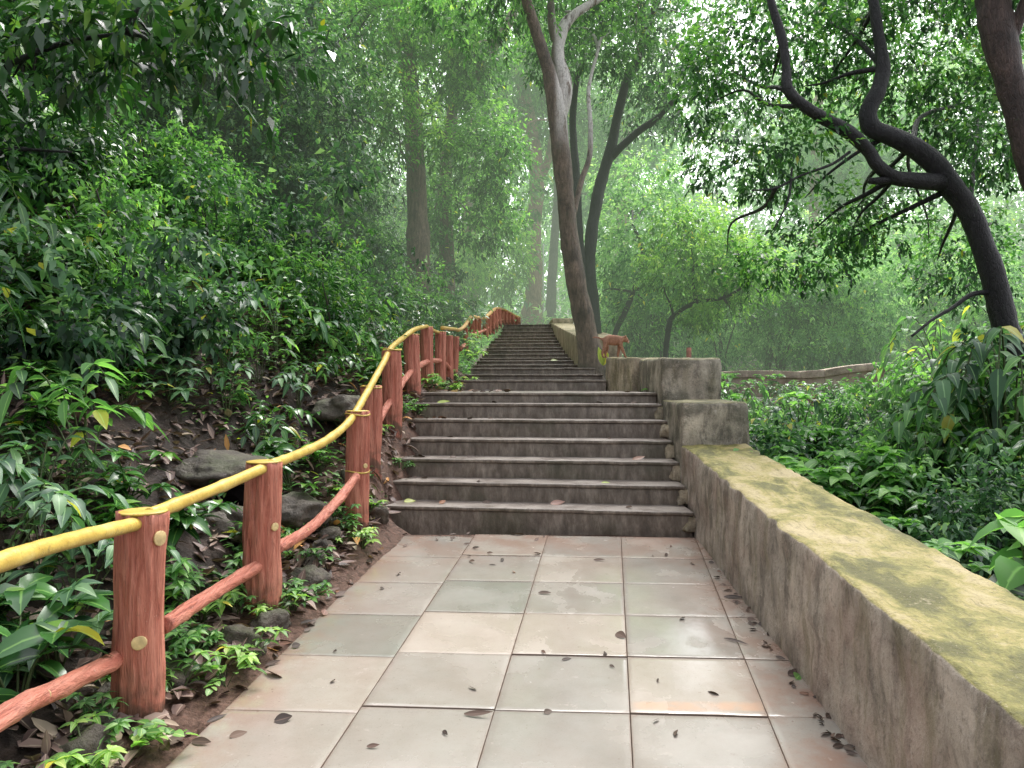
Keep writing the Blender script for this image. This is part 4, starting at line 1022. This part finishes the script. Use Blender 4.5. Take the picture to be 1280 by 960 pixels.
place(pm, 4.15, 6.3, .8, .5, 'tall plant with long drooping finger-like leaflets at the right edge', 'plant', None)

# ------------------------------------------------------------------ ground cover and litter (stuff)
rg = np.random.default_rng(31)
def ground_pts(n, xr, yr, xf=None):
    ys_ = rg.uniform(yr[0], yr[1], n) ; xs_ = rg.uniform(xr[0], xr[1], n)
    if xf: xs_ = xs_ + np.array([xf(y) for y in ys_])
    return np.array([(x, y, ground_z(x, y)) for x, y in zip(xs_, ys_)])
a = Acc()
P = np.concatenate([ground_pts(9000, (-4.2, -.12), (2.6, 11), fence_x), ground_pts(2600, (-.2, .16), (2.2, 12), fence_x)[:1500], ground_pts(1500, (-7, -4), (7, 16), fence_x)])
n = len(P); P[:, 2] += rg.uniform(.005, .05, n)
D = unit(rg.normal(0, 1, (n, 3)) * np.array([1, 1, .35]))
leaves(a, P, D, rg.uniform(.06, .15, n), rg.uniform(.03, .07, n), rg.uniform(-.3, .5, n), 3, .45, np.clip(rg.normal(.5, .24, n), 0, 1), rg=rg)
o = a.build('leaf_litter', M['litter']); tag(o, 'brown wet fallen leaves covering the slope behind the fence', 'leaf litter', kind='stuff')
a = Acc()
P = ground_pts(2600, (2.6, 8), (5.5, 13)); n = len(P); P[:, 2] += rg.uniform(.005, .04, n)
D = unit(rg.normal(0, 1, (n, 3)) * np.array([1, 1, .3]))
leaves(a, P, D, rg.uniform(.07, .16, n), rg.uniform(.03, .07, n), rg.uniform(-.3, .5, n), 3, .45, np.clip(rg.normal(.75, .2, n), 0, 1), rg=rg)
o = a.build('leaf_litter', M['litter']); tag(o, 'pale dry leaves scattered over the garden ground beyond the mossy wall', 'leaf litter', kind='stuff')
a = Acc()
def cover(n, xr, yr, xf, L, dens_scale=.9, thr=-.05, lift=.12, shape='lance'):
    P = ground_pts(n, xr, yr, xf)
    k = np.array([noise.noise(Vector((p[0] * dens_scale, p[1] * dens_scale, 7))) for p in P]); P = P[k > thr]
    n = len(P); P[:, 2] += rg.uniform(.01, lift, n)
    th = rg.uniform(0, 6.28, n); D = np.stack([np.cos(th), np.sin(th), rg.uniform(-.1, .8, n)], 1)
    leaves(a, P, D, L * rg.uniform(.6, 1.3, n), L * .42 * rg.uniform(.7, 1.2, n), rg.uniform(.1, .6, n), 3, .3, np.clip(rg.normal(.5, .22, n), 0, 1), rg=rg, shape=shape)
cover(15000, (-5, -.2), (3.2, 12), fence_x, .075, .9, -.02, .14)
cover(26000, (-8, -.25), (8, 30), fence_x, .13, .5, -.15, .35)
cover(7000, (-.3, .15), (12.5, 29), fence_x, .10, .5, -.3, .15)
cover(5000, (-3, 5), (31, 46), lambda y: 0, .20, .5, -.5, .5)
cover(500, (-.2, .12), (2.6, 7), fence_x, .05, 2.0, .1, .04)
o = a.build('undergrowth', M['mid']); tag(o, 'green undergrowth covering the bank to the left of the steps', 'undergrowth', kind='stuff')
a = Acc()
cover(9000, (.8, 2.2), (2.5, 10), rx, .075, .8, -.25, .18)
cover(16000, (1.5, 16), (9, 30), None, .14, .5, -.1, .35)
o = a.build('undergrowth', M['mid']); tag(o, 'green undergrowth over the garden ground on the right', 'undergrowth', kind='stuff')

# ------------------------------------------------------------------ rocks
def rock(c, s, seed, label, group=None, sq=.5, hollow=False):
    bm = bmesh.new(); bmesh.ops.create_icosphere(bm, subdivisions=4, radius=1)
    for v in bm.verts:
        p = v.co.copy(); q = p + Vector((seed * 3.3, 0, 0))
        d = 1 + .35 * noise.noise(q * 1.1) + .16 * noise.noise(q * 2.7) + .05 * noise.noise(q * 7)
        for ax in (Vector((1, .2, .3)), Vector((-.4, 1, .1)), Vector((.1, -.3, 1)), Vector((-.8, -.5, .4))):
            ax = ax.normalized(); t = p.dot(ax)
            if t > .72: d *= .72 / t
        v.co = Vector((p.x * s[0], p.y * s[1], p.z * s[2])) * d
    me = bpy.data.meshes.new('boulder'); bm.to_mesh(me); bm.free()
    for p in me.polygons: p.use_smooth = True
    me.materials.append(M['rock'])
    o = bpy.data.objects.new('rock', me); link(o); o.location = c; o.rotation_euler = (0, 0, seed)
    tag(o, label, 'rock', group); return o
gz_ = lambda x, y: ground_z(x, y)
rock(W(272, 584, 5.6) + Vector((0, .15, -.02)), (.36, .30, .13), 1.0, 'large flat-topped boulder overhanging a dark hollow behind the fence')
rock(W(236, 625, 5.5) + Vector((-.03, .1, -.05)), (.13, .2, .2), 5.0, 'upright rock at the left side of the dark hollow')
rock(W(312, 655, 5.35), (.24, .2, .13), 2.2, 'rounded grey rock on the slope below the dark hollow')
rock(W(250, 660, 5.2), (.2, .16, .12), 3.4, 'brown rock below the left side of the dark hollow')
rock(W(430, 512, 7.4), (.27, .25, .16), 4.1, 'dark mossy rock behind the two close posts at the fence bend')
rock(W(133, 372, 8.2), (.3, .2, .09), 6.0, 'flat stone showing high on the dark slope')
rock(W(375, 640, 5.8), (.2, .18, .13), 7.0, 'mossy rock just behind the curving lower rail')
rd = random.Random(13)
for k in range(17):
    y = 3.0 + k * .235; x = fence_x(y) + rd.uniform(-.12, .14) - .02
    if any(abs(y - p) < .13 and abs(x - fence_x(y)) < .14 for p in (3.4, 4.6, 6.25)): x -= .22
    rock((x, y, ground_z(x, y) + .01), (rd.uniform(.08, .15), rd.uniform(.08, .14), rd.uniform(.06, .11)), k + 10.5, 'rough stone in the edging under the lower fence rail', 'edging stones under the lower fence rail')
# near-black blob standing in for the shade in the hollow under the boulder
bm = bmesh.new(); bmesh.ops.create_icosphere(bm, subdivisions=3, radius=1)
for v in bm.verts: v.co = Vector((v.co.x * .27, v.co.y * .2, v.co.z * .17)) * (1 + .2 * noise.noise(v.co * 2))
me = bpy.data.meshes.new('hollow'); bm.to_mesh(me); bm.free()
me.materials.append(simple('hollow_shade', (.004, .003, .003), .95, .3, 20, .05)); o = bpy.data.objects.new('hollow_shade_blob', me); link(o); o.location = W(282, 622, 5.75); tag(o, None, None, None, 'structure')

# plastic wrapper
bm = bmesh.new()
n1, n2 = 16, 8
vv = [[bm.verts.new(((i / n1 - .5) * .19, (j / n2 - .5) * .08, .018 + .02 * noise.noise(Vector((i * .5, j * .7, 1))) + .012 * math.sin(j * 1.1))) for j in range(n2 + 1)] for i in range(n1 + 1)]
for i in range(n1):
    for j in range(n2): bm.faces.new((vv[i][j], vv[i + 1][j], vv[i + 1][j + 1], vv[i][j + 1]))
me = bpy.data.meshes.new('wrapper'); bm.to_mesh(me); bm.free(); me.materials.append(M['plastic'])
o = bpy.data.objects.new('plastic_wrapper', me); link(o); p = W(120, 693, 4.4); o.location = (p.x, p.y, p.z); o.rotation_euler = (R(25), R(-12), .3)
tag(o, 'crumpled silvery plastic wrapper lying on the leaf litter under the yellow rail', 'litter')

# ------------------------------------------------------------------ fallen leaves, one object each
def fallen(px, py, D, L, Wd, rz, mat, label, group, lift=.006, curl=.25, seed=0):
    rg_ = np.random.default_rng(seed + 900); a = Acc()
    leaves(a, [(0, 0, 0)], [(1, 0, .05)], L, Wd, np.array([rg_.uniform(-.12, .1)]), 7, curl, np.array([rg_.random()]), rg=np.random.default_rng(3))
    o = a.build('fallen_leaf', mat); p = W(px, py, D); o.location = (p.x, p.y, p.z + lift)
    o.rotation_euler = (R(4), 0, rz); tag(o, label, 'leaf', group); return o
def slabD(py):
    return 1.715 * F / (py - 412 ) if py > 420 else 7
def on_slab(px, py): return px, py, (1.715 - .004) / ((py - 480) / F + .069)
GL = 'fallen leaves on the wet slabs'
for i, (px, py, L, w, rz, lab) in enumerate((
    (343, 903, .075, .055, .3, 'round dark leaf on the front left slab'), (287, 923, .075, .035, .7, 'narrow dark leaf left of the round one on the front left slab'),
    (352, 848, .12, .05, 2.6, 'long curled leaf on the pale slab near the fence'), (580, 894, .13, .03, -.15, 'thin dark leaf pod on the front middle slab'),
    (680, 893, .04, .03, .5, 'tiny dark leaf right of the thin pod'), (770, 793, .085, .05, -1.0, 'dark leaf on the pale slab in the middle of the path'),
    (905, 799, .14, .018, -.7, 'dark twig-like leaf across the right-hand slab'), (905, 747, .13, .03, -.25, 'narrow brown leaf beside the wall base'),
    (673, 742, .085, .03, -.2, 'slim brown leaf on the third slab from the fence'), (1052, 915, .13, .08, -.4, 'broad brown leaf caught at the wall foot in front'),
    (1050, 880, .08, .05, .5, 'crumpled dark leaf near the wall foot'), (985, 845, .05, .045, .2, 'dull leaf scrap by the small green sprout'))):
    fallen(*on_slab(px, py), L, w, rz, M['brown_leaf'], lab, None, seed=i)
fallen(*on_slab(995, 850), .06, .055, .9, M['mid'], 'small green leaf fallen on the slab near the wall', None, seed=77)
rd = random.Random(4)
for i in range(92):
    if i < 26: px, py = rd.uniform(470, 860), 668 + 40 * rd.random() ** 1.8
    elif i < 74:
        py = 675 + 270 * rd.random() ** .8; px = 866 + (py - 668) * .735 - abs(rd.gauss(0, 9))
    else: px, py = rd.uniform(400, 900), rd.uniform(700, 940)
    fallen(*on_slab(px, py), rd.uniform(.02, .06) if i >= 26 else rd.uniform(.04, .09), rd.uniform(.012, .03), rd.uniform(0, 6.28), M['brown_leaf'], 'small dark scrap of leaf lying on the wet slabs', 'scraps of leaf on the wet slabs', seed=100 + i)
rd = random.Random(14)
for i in range(44):
    py = 680 + 260 * rd.random(); Yt = (1.711) / ((py - 480) / F + .069); x = -.92 + (Yt - 6.71) * T7 - abs(rd.gauss(0, .09)) + .05
    o = fallen(640, 480, 5, rd.uniform(.04, .10), rd.uniform(.02, .045), rd.uniform(0, 6.28), M['pink_leaf'] if i % 5 == 0 else M['brown_leaf'], 'curled dead leaf along the dirty edge of the slabs by the fence', 'dead leaves along the slab edge by the fence', seed=300 + i)
    o.location = (x, Yt, max(.069 * Yt + .012, ground_z(x, Yt) + .012))
def on_step(i, px, back=.15):
    yc, z = (STEPS_LO + STEPS_UP)[i]
    x = (px - 640) * yc / F; y = yc - (x - .14) * T8 + back
    return (px - 640), x, y, z
def step_leaf(i, px, L, w, rz, mat, lab, group=None, back=.15, seed=0):
    _, x, y, z = on_step(i, px, back)
    o = fallen(640, 480, 5, L, w, rz, mat, lab, group, seed=seed); o.location = (x, y, z + .006)
step_leaf(0, 498, .11, .06, .5, M['yellow_leaf'], 'yellow-green leaf on the lowest step', None, .2, 1)
step_leaf(0, 690, .13, .07, .2, M['pink_leaf'], 'pinkish curled dry leaf in the middle of the lowest step', None, .26, 2)
step_leaf(2, 790, .16, .05, .6, M['pink_leaf'], 'pale upturned leaf at the right end of the third step', None, .12, 3)
step_leaf(5, 544, .14, .06, .1, M['yellow_leaf'], 'yellow leaf at the left of the sixth step', None, .1, 4)
step_leaf(1, 752, .08, .03, .1, M['yellow_leaf'], 'thin yellowish leaf on the second step', None, .1, 5)
step_leaf(11, 689, .16, .10, .1, M['yellow_leaf'], 'tiny bright yellow leaf far up the upper flight', None, .3, 6)
step_leaf(4, 516, .13, .06, 1.1, M['pink_leaf'], 'reddish dry leaf by the fence on the fifth step', None, .2, 7)
rd = random.Random(8)
for i in range(40):
    k = rd.randrange(0, 7); px = LEFTPX[k] + (abs(rd.gauss(0, 50)) if i < 26 else rd.uniform(10, 320))
    step_leaf(k, px + 8, rd.uniform(.05, .11), rd.uniform(.02, .045), rd.uniform(0, 6.28), M['brown_leaf'], 'brown leaf scrap lying on the lower flight of steps', 'leaf scraps on the lower flight of steps', rd.uniform(.08, .28), 40 + i)
for i in range(26):
    x = rd.uniform(-1.0, .0); y = rd.uniform(9.0, 10.9)
    o = fallen(640, 480, 5, rd.uniform(.08, .13), rd.uniform(.04, .06), rd.uniform(0, 6.28), M['pink_leaf'] if i % 3 == 0 else M['brown_leaf'], 'dead leaf drifted on the landing beside the fence', 'dead leaves drifted on the landing', seed=200 + i)
    o.location = (x, y - (x - .14) * T8, 1.627)

# ------------------------------------------------------------------ monkey walking along the wall
def skin(name, joints, edges, mat, parent=None, levels=2, root=0):
    me = bpy.data.meshes.new(name); me.from_pydata([j[0] for j in joints], edges, [])
    o = bpy.data.objects.new(name, me); link(o, parent)
    md = o.modifiers.new('Skin', 'SKIN'); md.use_smooth_shade = True
    for v, j in zip(me.skin_vertices[0].data, joints):
        r = j[1]; v.radius = (r, r) if np.isscalar(r) else r
    me.skin_vertices[0].data[root].use_root = True
    s = o.modifiers.new('Sub', 'SUBSURF'); s.levels = levels; s.render_levels = levels
    me.materials.append(mat)
    return o
mk = empty('wild_monkey', (0, 0, 0), 0, 'reddish-brown monkey walking on all fours along the wall top beside the leaning tree', 'monkey')
# local frame: +x forward, z up, standing height .27
J = [((0, 0, .225), (.062, .075)),      # 0 mid trunk
     ((-.09, 0, .235), (.066, .074)),   # 1 rump
     ((-.135, 0, .22), (.052, .06)),  # 2
     ((.08, 0, .225), (.06, .072)),   # 3 chest
     ((.135, 0, .24), (.042, .045)),   # 4 shoulder
     ((.175, 0, .245), (.032, .032)),  # 5 neck
     ((.205, 0, .245), (.048, .05)),    # 6 head
     ((.245, 0, .22), (.026, .024)),   # 7 muzzle
     ((.262, 0, .207), (.017, .015)),  # 8 nose
     # hind legs
     ((-.12, .045, .19), .048), ((-.085, .05, .125), .036), ((-.125, .05, .065), .025), ((-.115, .05, .012), .014), ((-.08, .052, .008), .013),
     ((-.12, -.045, .19), .048), ((-.13, -.05, .125), .036), ((-.175, -.05, .065), .025), ((-.165, -.05, .012), .014), ((-.13, -.052, .008), .013),
     # front legs
     ((.11, .04, .18), .036), ((.105, .045, .11), .028), ((.085, .045, .05), .022), ((.085, .045, .01), .014), ((.11, .046, .008), .012),
     ((.125, -.04, .18), .036), ((.15, -.045, .12), .028), ((.185, -.045, .055), .022), ((.205, -.045, .012), .014), ((.232, -.046, .008), .012),
     # tail
     ((-.175, 0, .245), .014), ((-.23, 0, .262), .011), ((-.29, 0, .27), .009), ((-.33, 0, .262), .008)]
Ed = [(0, 1), (1, 2), (0, 3), (3, 4), (4, 5), (5, 6), (6, 7), (7, 8), (1, 9), (9, 10), (10, 11), (11, 12), (12, 13), (1, 14), (14, 15), (15, 16), (16, 17), (17, 18),
      (4, 19), (19, 20), (20, 21), (21, 22), (22, 23), (4, 24), (24, 25), (25, 26), (26, 27), (27, 28), (2, 29), (29, 30), (30, 31), (31, 32)]
bd = skin('body', J, Ed, M['fur'], mk)
for s in (-1, 1):
    a = Acc(); c = np.array([.205, s * .036, .268])
    tube(a, [(*c, .014), (*(c + np.array([0, s * .008, .008])), .017), (*(c + np.array([-.002, s * .014, .016])), .010)], sides=10, n=3)
    a.build('ear', M['fur'], mk, smooth=True)
    a = Acc(); c = np.array([.236, s * .017, .247]); tube(a, [(*c, .0055), (*(c + np.array([.005, s * .002, 0])), .004)], sides=8, n=2); a.build('eye', M['twig'], mk)
a = Acc(); tube(a, [(.246, 0, .212, .021), (.262, 0, .205, .019), (.270, 0, .202, .011)], sides=12, n=3); a.build('muzzle', M['fur_pale'], mk, smooth=True)
p = W(766, 447, 11.2); mk.location = (p.x, 11.2, 2.085); mk.rotation_euler = (0, 0, -.1); mk.scale = (.86, .86, 1.10)
# young leaf shoot with a yellow-green blade beside the tree
a = Acc(); c = W(754, 446, 12.0)
leaves(a, [(0, 0, 0), (0, 0, 0), (0, 0, 0)], [(-.25, 0, 1), (.1, .1, 1), (.4, 0, 1)], [.30, .36, .22], [.10, .11, .08], [.05, .05, .1], 5, .2, np.array([.9, 1., .8]), up=np.array([(0, -1, .1)] * 3))
o = a.build('young_shoot', M['yellow_leaf']); o.location = (c.x, 12.0, 2.0); tag(o, 'bright yellow-green young leaf shoot between the leaning tree and the monkey', 'plant')
# small reddish posts
def small_post(px, py, D, h, r, label):
    c = W(px, py, D); a = Acc(); z0 = min(ground_z(c.x, D), c.z)
    tube(a, [(c.x, D, z0 - .05, r * 1.1), (c.x, D, c.z + h * .5, r), (c.x, D, c.z + h, r * .95)], sides=12, n=4, rough=.08, fr=6)
    o = a.build('garden_post', M['redpost'], smooth=True); tag(o, label, 'post'); return o
small_post(861, 447, 15.5, .18, .05, 'small reddish post showing just above the upper wall block')
small_post(1138, 560, 9.8, .18, .07, 'red log post in the garden nearest the mossy wall')
small_post(1222, 590, 8.6, .2, .08, 'red log post among the drooping shrubs at the right')
small_post(1016, 497, 15.2, .06, .07, 'reddish stub half hidden by plants before the curving pink wall')

# ------------------------------------------------------------------ light, sky, camera
w = bpy.data.worlds.new('World'); sc.world = w; w.use_nodes = True
nt = w.node_tree; bg = nt.nodes['Background']
sky = nt.nodes.new('ShaderNodeTexSky'); sky.sky_type = 'NISHITA'; sky.sun_disc = False
SUN_EL, SUN_AZ = R(58), R(25)      # high, ahead and to the right
sky.sun_elevation = SUN_EL; sky.sun_rotation = SUN_AZ
sky.dust_density = 4.0; sky.air_density = 1.0
hs = nt.nodes.new('ShaderNodeHueSaturation'); hs.inputs['Saturation'].default_value = .22
nt.links.new(sky.outputs[0], hs.inputs['Color']); nt.links.new(hs.outputs[0], bg.inputs[0])
bg.inputs[1].default_value = .42
sd = bpy.data.lights.new('sun', 'SUN'); sd.energy = 1.9; sd.angle = R(25); sd.color = (1, .97, .92)
so = bpy.data.objects.new('sun', sd); link(so)
dv = Vector((math.sin(SUN_AZ) * math.cos(SUN_EL), math.cos(SUN_AZ) * math.cos(SUN_EL), math.sin(SUN_EL)))
so.rotation_euler = dv.to_track_quat('Z', 'Y').to_euler(); so.location = (0, 0, 30)
cam = bpy.data.cameras.new('camera'); co = bpy.data.objects.new('camera', cam); link(co)
co.location = (0, 0, EYE); co.rotation_euler = (R(90), 0, 0)
cam.sensor_width = 36; cam.lens = 36 * F / 1280; cam.clip_end = 600; cam.clip_start = .05
sc.camera = co
sc.view_settings.view_transform = 'Standard'; sc.view_settings.look = 'None'; sc.view_settings.exposure = 0; sc.view_settings.gamma = 1
cy = sc.cycles
cy.max_bounces = 5; cy.diffuse_bounces = 3; cy.glossy_bounces = 2; cy.transmission_bounces = 3; cy.transparent_max_bounces = 4
cy.use_adaptive_sampling = True; cy.adaptive_threshold = .02; cy.use_denoising = True; cy.caustics_reflective = False; cy.caustics_refractive = False
cy.sample_clamp_indirect = 8
